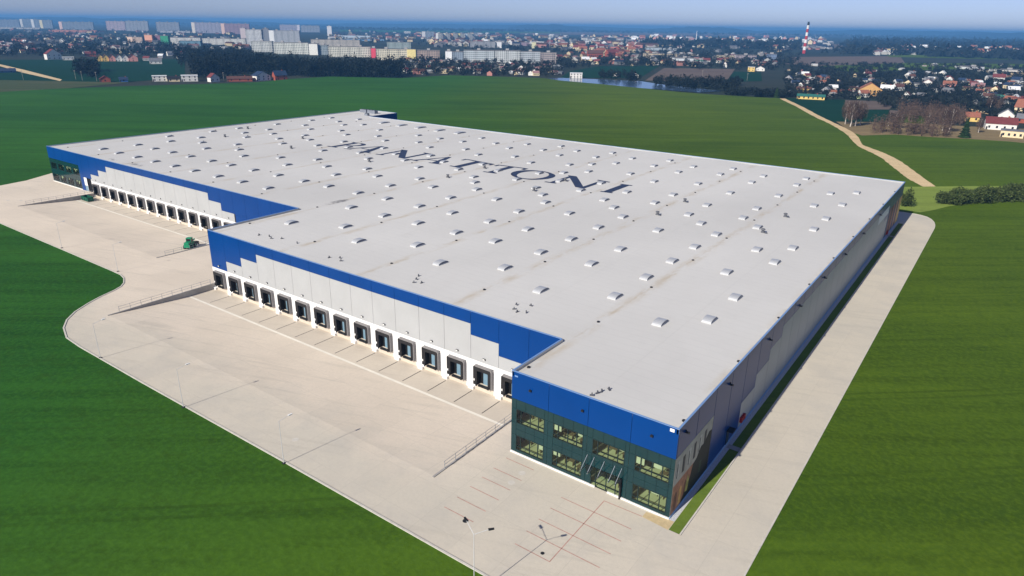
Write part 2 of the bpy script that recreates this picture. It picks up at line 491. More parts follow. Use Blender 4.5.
def rect(x0, x1, y0, y1):
    return [(x0, y0), (x1, y0), (x1, y1), (x0, y1)]


VERGE = rect(0.75, 2.15, -1.75, 171.0)
HOLE1 = rect(LY1[3], LY1[4], LY1[0], LY1[2])
HOLE2 = rect(LY2[3], LY2[4], LY2[0], LY2[2])

# ------------------------------------------------------------------ the setting
sheet('ground', [rect(-19000, 19000, -4000, 26000)], ZG, LAND)
edge_px = [(-330, 118), (-150, 100), (-60, 95), (0, 92), (60, 88.5), (130, 86), (200, 84), (256, 82.3), (290, 79), (330, 76.5), (400, 78), (450, 75.3), (512, 77),
           (545, 78.3), (560, 80.5), (600, 84), (640, 88), (680, 92), (720, 95), (783, 98.5), (803, 107), (820, 116), (838, 125), (851, 132), (862, 135.5),
           (895, 134.5), (930, 137), (970, 139), (1010, 141.5), (1024, 143), (1120, 149), (1300, 158)]
far_edge = [tuple(G(u, v)[:2]) for u, v in edge_px]
outline = [(-760, -260), (420, -260), (520, 120)] + [far_edge[i] for i in range(len(far_edge) - 1, -1, -1)]
# one crop in two sheets; its cooler left side is a cast put into the colour
split_px = [(0, 150), (46, 147)]
left_field = [(-760, -260), (60, -260), (10.4, -20.3)] + YARD[19::-1] + [YARD[-1], YARD[-2], YARD[-3]] + [(-300, 60), tuple(G(-150, 140)[:2]), tuple(G(-330, 140)[:2])]
sheet('crop_field_left', [left_field], 0.0, F_FAR)
right_field = [(10.4, -20.3), (60, -260), (420, -260), (520, 120)] + far_edge[::-1] + [tuple(G(-330, 140)[:2]), tuple(G(-150, 140)[:2]), (-300, 60), (-271.7, 42.3)] + \
    [(-272, 200)] + [YARD[i] for i in range(len(YARD) - 5, 19, -1)]
sheet('crop_field_right', [right_field], 0.0, F_FAR)
sheet('meadow', [[tuple(G(u, v)[:2]) for u, v in [(899, 187), (955, 186.3), (1100, 185.5), (1100, 196), (1024, 201), (980, 203.2), (950, 206), (932, 210.5), (920, 212.4), (899, 209)]]], 0.03, F_MEADOW_SUNLIT)
tl = [(779.5, 98.5), (797, 107), (813, 116), (830, 124), (845, 133), (851, 139), (858, 146), (866, 150), (880, 157), (893, 167), (907, 178), (923, 186.5)]
tr_ = [(785, 98.5), (803, 107), (820, 116), (838, 124.5), (851, 131), (858, 137), (862, 144), (868, 147), (884, 153), (900, 161), (917, 173), (936, 186.5)]
def ragged(pts, amp):
    q = smooth([G(u, v, 0.03)[:2] for u, v in pts], 9)
    return [(p[0] + rnd.uniform(-amp, amp), p[1] + rnd.uniform(-amp, amp)) for p in q]


sheet('dirt_track', [ragged(tl, 0.22) + ragged(tr_, 0.22)[::-1]], 0.03, TRACK)

sheet('yard_pavement', [YARD, HOLE1, HOLE2, VERGE], 0.0, CONC)
sheet('grass_verge', [VERGE], 0.02, F_VERGE)


def sunken(name, L, material):
    y0, y1, y2, x0, x1 = L
    mb = MB()
    xs = np.linspace(x0, x1, 13)
    for a, b in zip(xs[:-1], xs[1:]):
        ys = np.linspace(y0, y1, 7)
        for c, d in zip(ys[:-1], ys[1:]):
            zc = LOWZ * (c - y0) / (y1 - y0); zd = LOWZ * (d - y0) / (y1 - y0)
            mb.quad((a, c, zc), (b, c, zc), (b, d, zd), (a, d, zd))
    return part(name, mb, material, None, kind='structure')


sunken('loading_ramp', LY1, CONC)
sunken('loading_ramp', LY2, CONC)
for L in (LY1, LY2):
    ap = sheet('loading_apron', [rect(L[3], L[4], L[1], L[2])], LOWZ, APRON)
    part('drain_channel', MB().box(L[3], L[4], L[1] - 0.35, L[1] + 0.35, LOWZ - 0.05, LOWZ + 0.012), mat('drain_concrete', lin((232, 226, 212)), 0.8, 0.06), ap)


def ribbon(name, line, w, h, material):
    """kerb along a line: a real raised strip"""
    mb = MB()
    p = np.array(line, float)
    t = np.gradient(p, axis=0); t /= np.linalg.norm(t, axis=1)[:, None]
    nrm = np.stack([-t[:, 1], t[:, 0]], 1)
    A = p + nrm * w / 2; B = p - nrm * w / 2
    for i in range(len(p) - 1):
        a0, a1, b0, b1 = A[i], A[i + 1], B[i], B[i + 1]
        mb.quad((*b0, h), (*b1, h), (*a1, h), (*a0, h))
        mb.quad((*a0, -0.1), (*a0, h), (*a1, h), (*a1, -0.1)); mb.quad((*b0, -0.1), (*b1, -0.1), (*b1, h), (*b0, h))
    return part(name, mb, material, None, kind='structure')


ribbon('kerb', YARD[0:20], 0.26, 0.1, KERB)
ribbon('kerb', YARD[20:31], 0.2, 0.06, KERB)
ribbon('kerb', [(2.2, -1.9), (2.2, 60), (2.2, 171)], 0.18, 0.12, KERB)
sheet('gravel_strip', [rect(0.02, 0.72, -0.05, 172.0)], 0.006, mat('gravel', lin((196, 198, 200)), 0.9, 0.25, 6.0))
sheet('footpath', [rect(0.3, 2.1, 19.1, 20.2)], 0.03, RETW)
sheet('footpath', [rect(0.3, 2.1, 152.9, 154.0)], 0.03, RETW)
sheet('tan_paving', [[(-2.8, -1.55), (0.7, -1.85), (0.7, -0.03), (-2.8, -0.42)]], 0.006, TANSLAB)

# painted bays of the car park
pk = bpy.data.objects['yard_pavement']


def paint(x0, y0, x1, y1, w=0.11, m=REDPAINT, z=0.006, name='parking_line', par=None):
    d = np.array([x1 - x0, y1 - y0]); L = np.linalg.norm(d); d /= L; nn = np.array([-d[1], d[0]]) * w / 2
    mb = MB()
    a = np.array([x0, y0]); b = np.array([x1, y1])
    mb.quad((*(a - nn), z), (*(b - nn), z), (*(b + nn), z), (*(a + nn), z))
    part(name, mb, m, par or pk)


for i, y in enumerate((-1.75, -4.6, -7.1, -9.55, -12.2, -14.6)):
    paint(-23.2, y, -18.6, y)
for y in (-4.35, -6.9, -9.45, -12.05):
    paint(-12.65, y, -2.85, y)
paint(-12.5, -14.6, -7.7, -14.6); paint(-8.0, -1.7, -2.85, -1.5); paint(-7.75, -14.55, -7.95, -1.75)
for (u, v, r) in ((465.5, 520.8, .38), (542.5, 553.2, .25), (295.5, 439.5, .5), (522, 473, .5), (511.5, 482.5, .5), (104, 318, .4), (30, 188, .5), (21, 200.4, .5), (8, 200.4, .5)):
    p = G(u, v)
    dark = r < .4
    part('manhole_cover', MB().prism([(p[0] + r * math.cos(t * math.pi / 4), p[1] + r * math.sin(t * math.pi / 4)) for t in range(8)], -0.01, 0.009), DKSTEEL if dark else KERB, pk)

# ------------------------------------------------------------------ the warehouse
WH = thing('warehouse', 'huge blue and grey warehouse with pale lettered roof and rows of loading docks', 'warehouse')


def y_range(x):
    ys = 0.0 if x > OX else (OY if x > CX else DY)
    return ys, (KY if x < GX else WY)


# ridge half way between the valleys
def rz_(x):
    f = (-x / VAL) % 1.0
    return 12.20 + 0.26 * (1 - abs(2 * f - 1))


xs = sorted({0.0, OX, CX, EX, GX} | {-VAL / 2 * k for k in range(0, 23) if -VAL / 2 * k > EX})
mb = MB()
for a, b in zip(xs[:-1], xs[1:]):
    ys, ye = y_range((a + b) / 2)
    mb.quad((a, ys, rz_(a)), (b, ys, rz_(b)), (b, ye, rz_(b)), (a, ye, rz_(a)))
rf = part('roof', mb, ROOF, WH)

# parapet flashing, one length for each side
T = 0.22
ring = [(0, 0), (0, WY), (GX, WY), (GX, KY), (EX, KY), (EX, DY), (CX, DY), (CX, OY), (OX, OY), (OX, 0)]
for i in range(len(ring)):
    (x0, y0), (x1, y1) = ring[i], ring[(i + 1) % len(ring)]
    # inside lies to the left of the walk
    dx, dy = x1 - x0, y1 - y0; L = math.hypot(dx, dy); dx /= L; dy /= L
    nx, ny = -dy, dx
    e = 0.03
    X = [x0 - nx * e, x1 - nx * e, x0 + nx * T, x1 + nx * T]; Y = [y0 - ny * e, y1 - ny * e, y0 + ny * T, y1 + ny * T]
    part('parapet_flashing', MB().box(min(X), max(X), min(Y), max(Y), H - (0.0 if i % 2 else 0.004), H + 0.06 + 0.004 * (i % 2)), CAPM, WH)
    # upstand behind the panels
    X = [x0 + nx * 0.1, x1 + nx * 0.1, x0 + nx * 0.3, x1 + nx * 0.3]; Y = [y0 + ny * 0.1, y1 + ny * 0.1, y0 + ny * 0.3, y1 + ny * 0.3]
    part('parapet_upstand', MB().box(min(X), max(X), min(Y), max(Y), 11.9, H - 0.01), GREYP, WH)

GAP = 0.05


def wall_panel(kind, x0, x1, z0, z1, ywall, m, th=0.12, ax='x'):
    """one cladding panel; ax='x' faces the front, ax='y' faces right"""
    mb_ = MB()
    if ax == 'x':
        mb_.box(x0 + GAP / 2, x1 - GAP / 2, ywall, ywall + th, z0 + GAP / 2, z1 - GAP / 2)
    else:
        mb_.box(ywall - th, ywall, x0 + GAP * 1.3, x1 - GAP * 1.3, z0 + GAP / 2, z1 - GAP / 2)
    return part(kind, mb_, m, WH)


# dark backing behind all joints
for (x0, x1, y) in ((OX, 0, 0.13), (CX, OX, OY + 0.13), (EX, CX, DY + 0.13)):
    if y < 1:
        part('wall_backing', MB().box(x0 + 0.13, x1 - 0.13, y, y + 0.06, 8.5, 12.4), DKSTEEL, WH)
    elif y < 20:
        part('wall_backing', MB().box(x0, x1, y, y + 0.06, 4.1, 12.4), DKSTEEL, WH)
    else:
        part('wall_backing', MB().box(x0 + 0.13, x1, y, y + 0.06, 8.55, 12.4), DKSTEEL, WH)
part('wall_backing', MB().box(-225.8, CX, DY + 0.13, DY + 0.19, 4.1, 8.5), DKSTEEL, WH)
part('wall_backing', MB().box(-0.19, -0.13, 0.2, WY - 0.2, 0.2, 12.4), DKSTEEL, WH)

# one loading dock: shelter, leaf, bumpers (built once, copied)
DW, DH = 3.8, 3.5
def dock_parts():
    sh = MB()                                   # inverted U with chamfered shoulders
    o = [(-DW / 2, 0), (-DW / 2, DH - 0.25), (-DW / 2 + 0.25, DH), (DW / 2 - 0.25, DH), (DW / 2, DH - 0.25), (DW / 2, 0)]
    i_ = [(-1.12, 0), (-1.12, 2.55), (-1.02, 2.65), (1.02, 2.65), (1.12, 2.55), (1.12, 0)]
    for k in range(5):
        a, b, c, d = o[k], o[k + 1], i_[k + 1], i_[k]
        sh.quad((a[0], -0.6, a[1]), (d[0], -0.6, d[1]), (c[0], -0.6, c[1]), (b[0], -0.6, b[1]), 0)
        sh.quad((a[0], 0, a[1]), (a[0], -0.6, a[1]), (b[0], -0.6, b[1]), (b[0], 0, b[1]), 1)
        sh.quad((d[0], -0.6, d[1]), (d[0], 0.3, d[1]), (c[0], 0.3, c[1]), (c[0], -0.6, c[1]), 0)
    # pale edging strip round the mouth of the shelter
    for k in range(5):
        a, b = o[k], o[k + 1]
        f = 0.93
        a2 = (a[0] * f, a[1] * 0.955 if a[1] else 0); b2 = (b[0] * f, b[1] * 0.955 if b[1] else 0)
        sh.quad((a[0], -0.607, a[1]), (a2[0], -0.607, a2[1]), (b2[0], -0.607, b2[1]), (b[0], -0.607, b[1]), 1 if k >= 2 else 0)
    leaf = MB().box(-0.42, 1.1, 0.28, 0.34, 0.02, 2.64)
    for k in range(1, 5):
        leaf.box(-0.40, 1.08, 0.265, 0.28, k * 0.53 - 0.03, k * 0.53)
    void = MB().box(-1.14, 1.14, 0.36, 0.42, 0.0, 2.7)
    bump = MB().box(-1.35, -1.1, -0.72, -0.6, -0.15, 0.35)
    lip = MB().box(-1.0, 1.0, -0.5, 0.3, -0.25, -0.02)
    face = MB().box(-DW / 2 + 0.02, DW / 2 - 0.02, -0.02, 0.2, LOWZ, -0.02)
    lamp = MB().box(-1.72, -1.52, -0.72, -0.61, 0.75, 1.1)
    light = MB().box(-0.25, 0.25, -0.22, -0.002, 4.72, 4.95, 0).box(-0.2, 0.2, -0.23, -0.215, 4.75, 4.92, 1)
    return [('dock_shelter', sh.mesh('dock_shelter', [RUBBER, SHGREY])), ('door_leaf', leaf.mesh('door_leaf', [DOORB])), ('dark_opening', void.mesh('dark_opening', [VOID])),
            ('bumper', bump.mesh('bumper', [BLACKP])), ('dock_leveller', lip.mesh('dock_leveller', [DKSTEEL])), ('dock_face', face.mesh('dock_face', [APRON])),
            ('traffic_light', lamp.mesh('traffic_light', [LENS])), ('wall_light', light.mesh('wall_light', [DKSTEEL, LENS]))]


DOCK = dock_parts()
DOCKBASE = {}


def dock_wall(x_left, pitch, n, ywall, tops, ndoors, bay_from=0):
    key = round(pitch, 2)
    side = (pitch - DW) / 2
    if key not in DOCKBASE:
        w = MB()
        w.box(0, side, 0, 0.22, LOWZ - 0.1, 4.1); w.box(pitch - side, pitch, 0, 0.22, LOWZ - 0.1, 4.1); w.box(side, pitch - side, 0.003, 0.217, DH - 0.02, 4.096)
        # wheel kerb beside the bay
        w.box(-0.25, side * 0.9, -0.5, 0.0, LOWZ - 0.05, LOWZ + 0.5)
        DOCKBASE[key] = w.mesh('dock_surround', [WHITEP])
    for i in range(n):
        x0 = x_left + pitch * i
        if i < ndoors:
            d = add('loading_dock', DOCKBASE[key], WH, (x0, ywall - 0.03, 0))
            for nm, me in DOCK:
                add(nm, me, d, (pitch / 2, 0, 0))
                if nm == 'bumper':
                    add(nm, me, d, (pitch / 2 + 2.45, 0, 0))
            # dark joint line of the bay
            x_ = x0 + pitch + side - 0.05
            if i < ndoors - 1:
                paint(x_, ywall - 5.5, x_, ywall - 0.9, 0.16, DARKLINE, LOWZ + 0.006, 'bay_line', APR[round(ywall, 1)])
        else:
            wall_panel('white_panel', x0, x0 + pitch, LOWZ - 0.1, 4.1, ywall, WHITEP)
        t = tops[i]
        if t > 4.2:
            wall_panel('grey_panel', x0, x0 + pitch, 4.1, t, ywall, GREYP)
        wall_panel('blue_panel', x0, x0 + pitch, max(t, 4.1), H - 0.02, ywall, BLUE)


APR = {round(OY, 1): bpy.data.objects['loading_apron'], round(DY, 1): bpy.data.objects['loading_apron.001']}
p1 = (OX - CX - 0.02) / 16
dock_wall(CX + 0.01, p1, 16, OY, [4.1, 6.45, 8.5] + [10.4] * 10 + [8.45, 6.3, 4.1], 15)
p2 = 5.87
dock_wall(-225.84, p2, 14, DY, [6.45, 8.55] + [10.5] * 10 + [8.5, 6.42], 14)
x = -225.84 + 14 * p2
wall_panel('white_panel', x, x + 0.5, LOWZ - 0.1, 4.1, DY, WHITEP)
for k in range(5):
    a = x + (CX - x) * k / 5; b = x + (CX - x) * (k + 1) / 5
    wall_panel('blue_panel', a + (0.5 if k == 0 else 0), b, LOWZ - 0.1 if k == 0 else -0.1, 6.4, DY, BLUE); wall_panel('blue_panel', a, b, 6.4, H - 0.02, DY, BLUE)
# side wall of the long bay and of the office, hidden returns, back and left walls
for nm, b_, m in (('side_wall', MB().box(CX, CX + 0.12, OY + 0.14, DY - 0.02, -0.1, H - 0.02), BLUE), ('side_wall', MB().box(OX, OX + 0.12, 0.14, OY - 0.02, -0.1, H - 0.02), BLUE),
                  ('back_wall', MB().box(GX + 0.1, -0.14, WY - 0.12, WY, -0.1, H - 0.02), BLUE), ('left_wall', MB().box(EX, EX + 0.12, DY + 0.14, KY, -0.1, H - 0.02), BLUE),
                  ('rear_block_wall', MB().box(GX - 0.12, GX, WY + 0.02, KY, -0.1, H - 0.02), BLUE), ('rear_block_wall', MB().box(EX + 0.14, GX - 0.14, KY - 0.12, KY, -0.1, H - 0.02), BLUE)):
    part(nm, b_, m, WH)


# ------------------------------------------------------------------ glazed office fronts
def office(x0, x1, yw, panels, depth=7.5, canopy_bay=None, cols=4, OFLOOR=OFLOOR, OWALL=OWALL):
    W = (x1 - x0) / cols
    # blue head panels
    for i in range(panels):
        a = x0 + (x1 - x0) * i / panels; b = x0 + (x1 - x0) * (i + 1) / panels
        wall_panel('blue_panel', a, b, 8.5, H - 0.02, yw, BLUE)
    # inside
    part('office_floor', MB().box(x0 + 0.3, x1 - 0.3, yw + 0.3, yw + depth, 0.02, 0.14), OFLOOR, WH)
    part('office_floor', MB().box(x0 + 0.3, x1 - 0.3, yw + 0.3, yw + depth, 3.85, 4.2), OFLOOR, WH)
    part('office_ceiling', MB().box(x0 + 0.3, x1 - 0.3, yw + 0.3, yw + depth, 7.9, 8.1), OWALL, WH)
    part('office_back_wall', MB().box(x0 + 0.3, x1 - 0.3, yw + depth + 0.01, yw + depth + 0.2, 0.02, 8.1), OWALL, WH)
    for i in range(1, cols):
        for z in (0.15, 4.21):
            part('partition', MB().box(x0 + W * i - 0.08, x0 + W * i + 0.08, yw + 1.2, yw + depth - 0.01, z, z + 3.6), OWALL, WH)
    for i in range(cols):
        a = x0 + W * i; b = a + W
        m0, m1 = a + 0.82, b - 0.55
        for lev, (z0, z1) in enumerate(((0.55, 2.95), (4.85, 7.05))):
            door = lev == 0 and i == canopy_bay
            zz0 = 0.06 if door else z0
            win = add('window', None, WH, ((m0 + m1) / 2, yw, 0))
            ww = (m1 - m0) / 2
            f = MB()
            f.box(-ww, ww, 0.0, 0.12, zz0, zz0 + 0.09); f.box(-ww, ww, 0.0, 0.12, z1 - 0.09, z1)
            f.box(-ww, -ww + 0.09, 0.002, 0.118, zz0 + 0.09, z1 - 0.09); f.box(ww - 0.09, ww, 0.002, 0.118, zz0 + 0.09, z1 - 0.09)
            part('frame', f, FRAME, win)
            nm = 3
            for k in range(1, nm + 1):
                xm = -ww + 2 * ww * (k / (nm + 1)) * (1.0) + (-0.35 if k == 1 else (0.2 if k == nm else 0))
                part('mullion', MB().box(xm - 0.05, xm + 0.05, 0.0, 0.12, zz0 + 0.09, z1 - 0.09), FRAME, win)
            part('transom', MB().box(-ww + 0.09, ww - 0.09, 0.01, 0.11, zz0 + 0.62, zz0 + 0.68), FRAME, win)
            rw = random.Random(i * 7 + lev * 3 + int(x0))
            for q in range(4):
                if rw.random() < 0.38 and not door:
                    xa = -ww + 0.12 + q * ww / 2
                    part('blind', MB().box(xa, xa + ww / 2 - 0.08, 0.2, 0.22, z1 - 0.3 - rw.random() * 1.0, z1 - 0.1), mat('roller_blind', lin((206, 208, 198)), 0.8, 0.05), win)
            for q in range(2):
                xa = -ww + 0.5 + q * ww + rw.random() * 0.5
                ya = 1.2 + rw.random() * 2.4
                part('desk', MB().box(xa, xa + 1.5, ya, ya + 0.75, (0.85 if lev == 0 else 4.92), (0.9 if lev == 0 else 4.97)).box(xa + 0.1, xa + 0.16, ya + 0.1, ya + 0.65, (0.15 if lev == 0 else 4.21), (0.849 if lev == 0 else 4.919)).box(xa + 1.3, xa + 1.36, ya + 0.1, ya + 0.65, (0.15 if lev == 0 else 4.21), (0.849 if lev == 0 else 4.919)), mat('desk_wood', lin((120, 104, 84)), 0.6), win)
            part('pane', MB().quad((-ww, 0.06, zz0), (ww, 0.06, zz0), (ww, 0.06, z1), (-ww, 0.06, z1)), GLASS, win)
        # spandrels and piers, each sheet of glass its own panel
        g = 0.02
        for (z0, z1) in ((2.95, 3.9), (3.9, 4.85), (7.05, 8.5)):
            for k in range(3):
                c = m0 + (m1 - m0) * k / 3; d = m0 + (m1 - m0) * (k + 1) / 3
                part('spandrel_panel', MB().box(c + g, d - g, yw + 0.02, yw + 0.1, z0 + g, z1 - g), TEAL, WH)
        if i != canopy_bay:
            part('spandrel_panel', MB().box(m0 + g, m1 - g, yw + 0.02, yw + 0.1, 0.2, 0.55 - g), TEAL, WH)
        for (c, d) in ((a, m0), (m1, b)):
            for (z0, z1) in ((0.2, 2.95), (2.95, 4.85), (4.85, 7.05), (7.05, 8.5)):
                part('spandrel_panel', MB().box(c + g, d - g, yw + 0.02, yw + 0.1, z0 + g, z1 - g), TEAL, WH)
    part('office_frame', MB().box(x0 + 0.02, x1 - 0.02, yw + 0.105, yw + 0.13, 7.07, 8.49).box(x0 + 0.02, x1 - 0.02, yw + 0.105, yw + 0.13, 2.97, 4.83), FRAME, WH)
    if canopy_bay is None:
        part('plinth', MB().box(x0, x1, yw - 0.12, yw + 0.1, -0.1, 0.18), PLINTH, WH)
    else:
        a = x0 + W * canopy_bay
        part('plinth', MB().box(x0, a + 1.6, yw - 0.12, yw + 0.1, -0.1, 0.18), PLINTH, WH)
        part('plinth', MB().box(a + 3.4, x1, yw - 0.12, yw + 0.1, -0.1, 0.18), PLINTH, WH)


office(OX, 0.0, 0.0, 4, canopy_bay=2)
office(EX, -233.9, DY, 4, OFLOOR=mat('darkened_floor', lin((48, 62, 60)), 0.8), OWALL=mat('darkened_wall', lin((44, 56, 58)), 0.8))  # interior colours darkened to stand for dark reflections in this glass
wall_panel('blue_panel', -233.9, -231.6, -0.1, H - 0.02, DY, BLUE)
wall_panel('blue_panel', -231.6, -225.84, 4.7, H - 0.02, DY, BLUE)
wall_panel('white_panel', -231.6, -229.6, 1.9, 4.7, DY, WHITEP)
part('side_door', MB().box(-231.5, -229.7, DY + 0.02, DY + 0.1, -0.05, 1.88), DOORB, WH)
part('gate_opening', MB().box(-229.5, -226.3, DY + 0.3, DY + 0.4, -0.05, 4.66), VOID, WH)
part('white_post', MB().box(-226.25, -225.86, DY - 0.05, DY + 0.1, -1.2, 4.68), WHITEP, WH)
part('white_post', MB().box(-229.62, -229.5, DY - 0.02, DY + 0.1, -0.05, 4.68), WHITEP, WH)
part('warehouse_floor', MB().box(EX + 0.3, -0.3, DY + 9, WY - 0.4, -0.08, -0.02), CONC, WH)

# entrance canopy hung on rods
can = add('entrance_canopy', None, WH, (-9.2, 0, 0))
part('canopy_glass', MB().quad((-2.75, -1.75, 3.0), (2.6, -1.75, 3.0), (2.6, -0.05, 3.0), (-2.75, -0.05, 3.0)), CANOPYG, can)
for k, xk in enumerate((-2.4, -1.4, 0.05, 1.55, 2.5)):
    part('canopy_rod', MB().tube((xk, -0.02, 4.42), (xk, -1.6, 3.05), 0.035, 0.035, 6), STEEL, can)
    part('canopy_beam', MB().box(xk - 0.05, xk + 0.05, -1.72, -0.04, 2.86, 2.972), STEEL, can)
part('canopy_post', MB().box(2.5, 2.68, -0.35, -0.08, 0.0, 3.0), DKSTEEL, can)
for xk, z in ((-20.6, 10.65), (-12.65, 10.55), (-3.2, 10.6)):
    w = part('wall_lamp', MB().box(xk - 0.16, xk + 0.16, -0.3, -0.005, z - 0.12, z + 0.1), DKSTEEL, WH)
    part('lens', MB().box(xk - 0.12, xk + 0.12, -0.27, -0.05, z - 0.14, z - 0.122), LENS, w)
part('corner_plate', MB().box(-1.1, -0.55, -0.05, -0.004, 12.02, 12.42), LENS, WH)
part('corner_plate', MB().box(OX + 0.5, OX + 1.0, -0.05, -0.004, 11.9, 12.1), CAPM, WH)

# ------------------------------------------------------------------ right hand side wall
PP = WY / 28
bott = [8.5, 8.5, 0.3, 0.3, 4.5, 6.6, 8.5] + [10.35] * 14 + [10.35, 8.5, 6.5, 8.6, 8.6, 8.6, 8.6]
for i in range(28):
    a, b = PP * i, PP * (i + 1)
    zb = bott[i]
    if i == 0:
        a += 0.13
    wall_panel('blue_panel', a, b, zb, H - 0.02, 0.0, BLUE, ax='y')
    if zb > 0.5 and i not in (0, 1, 24, 25, 26, 27):
        wall_panel('grey_panel', a, b, 0.3, zb, 0.0, GREYP, ax='y')
part('plinth', MB().box(-0.1, 0.06, 0.12, WY, -0.1, 0.29), mat('sky_tinted_plinth', lin((150, 185, 215)), 0.6, 0.05), WH)  # blue of the sky's light on its edge put into the colour
for y in (2.2, 17.4, 35.2, 52.5, 70.5, 89, 109, 131):
    z = 11.2 if y < 5 else 10.85
    w = part('wall_lamp', MB().box(0.004, 0.5, y - 0.14, y + 0.14, z - 0.1, z + 0.08), DKSTEEL, WH)
    part('bracket', MB().box(0.003, 0.12, y - 0.05, y + 0.05, z + 0.081, z + 0.3), DKSTEEL, w)
part('side_door', MB().box(0.005, 0.08, 19.2, 20.3, 0.3, 2.5), mat('dark_door', (0.01, 0.03, 0.05), 0.4, 0.05), WH)
part('door_canopy', MB().box(0.005, 0.9, 19.0, 20.5, 2.6, 2.68), DKSTEEL, WH)
for y in (25.0, 26.0):
    part('hose_cabinet', MB().box(0.005, 0.35, y, y + 0.75, 1.1, 1.9), REDBOX, WH)
part('hose_cabinet', MB().box(0.005, 0.35, 152.5, 154.0, 0.5, 1.5), REDBOX, WH)
part('white_board', MB().box(0.004, 0.05, 131, 147, 8.05, 10.2), WHITEP, WH)


# printed mural at the near corner: an old brick street front with a dark leafy shape before it
def mural(y0, y1, z0, z1, seed, far=False):
    r = random.Random(seed)
    root = part('mural_panel', MB().box(-0.08, -0.001, y0 + 0.12, y1 - 0.02, z0, z1 - 0.03), mat('mural_paper', lin((188, 182, 170)), 0.6, 0.15, 0.7), WH)
    W = y1 - y0
    def piece(pts, col, lay, nm='mural_print'):
        b_ = MB(); i = len(b_.v)
        b_.v = [(0.004 + 0.004 * lay, y0 + p[0], z0 + p[1]) for p in pts]; b_.f = [tuple(range(len(pts)))]; b_.m = [0]
        part(nm, b_, mat('mural_' + '_'.join(str(int(c)) for c in col), lin(col), 0.6, 0.3, 1.6), root)
    Z = z1 - z0 - 0.05
    if not far:
        piece([(0.15, 0.05), (4.8, 0.05), (7.5, 3.0), (7.5, 4.2), (0.15, 4.2)], (176, 122, 96), 0)
        for k in range(6):
            yy = 0.7 + k * 1.75
            piece([(yy, 4.9), (yy + 0.8, 4.9), (yy + 0.8, 7.3), (yy, 7.3)], (96, 90, 88) if k % 2 else (206, 202, 192), 1)
            piece([(yy + 0.12, 5.0), (yy + 0.38, 5.0), (yy + 0.38, 7.1), (yy + 0.12, 7.1)], (60, 60, 64), 2)
        for k in range(3):
            yy = 0.8 + k * 1.5
            piece([(yy, 0.3), (yy + 0.9, 0.3), (yy + 0.9, 2.5), (yy + 0.45, 3.0), (yy, 2.5)], (206, 160, 96) if k % 2 else (120, 80, 66), 1)
        piece([(3.0, 0.04), (W - 0.1, 0.04), (W - 0.1, 6.2), (W - 1.2, 6.4), (W - 2.6, 5.4), (W - 3.8, 5.5), (W - 4.9, 4.4), (W - 6.0, 4.1), (W - 6.6, 2.6), (W - 7.6, 1.4)], (26, 30, 32), 3)
        piece([(4.4, 1.0), (5.2, 0.8), (5.4, 2.4), (4.9, 3.4), (4.5, 2.3)], (168, 160, 92), 4)
        piece([(8.6, 1.4), (9.3, 1.2), (9.5, 3.0), (8.8, 3.2)], (46, 66, 52), 4)
    else:
        cols = [(60, 78, 110), (150, 92, 80), (88, 70, 66), (176, 120, 96), (70, 80, 104), (196, 150, 120), (106, 84, 96), (214, 172, 96), (222, 182, 104)]
        yy = 0.15
        for k in range(len(cols)):
            w = W / len(cols)
            piece([(yy, 0.05), (yy + w * 0.96, 0.05), (yy + w * (0.8 + 0.3 * r.random()), Z), (yy + w * 0.1, Z)], cols[k], k % 3)
            yy += w


mural(0.0, PP * 2, 0.3, 8.5, 3)
mural(PP * 24, PP * 28 - 0.15, 0.3, 8.6, 5, True)

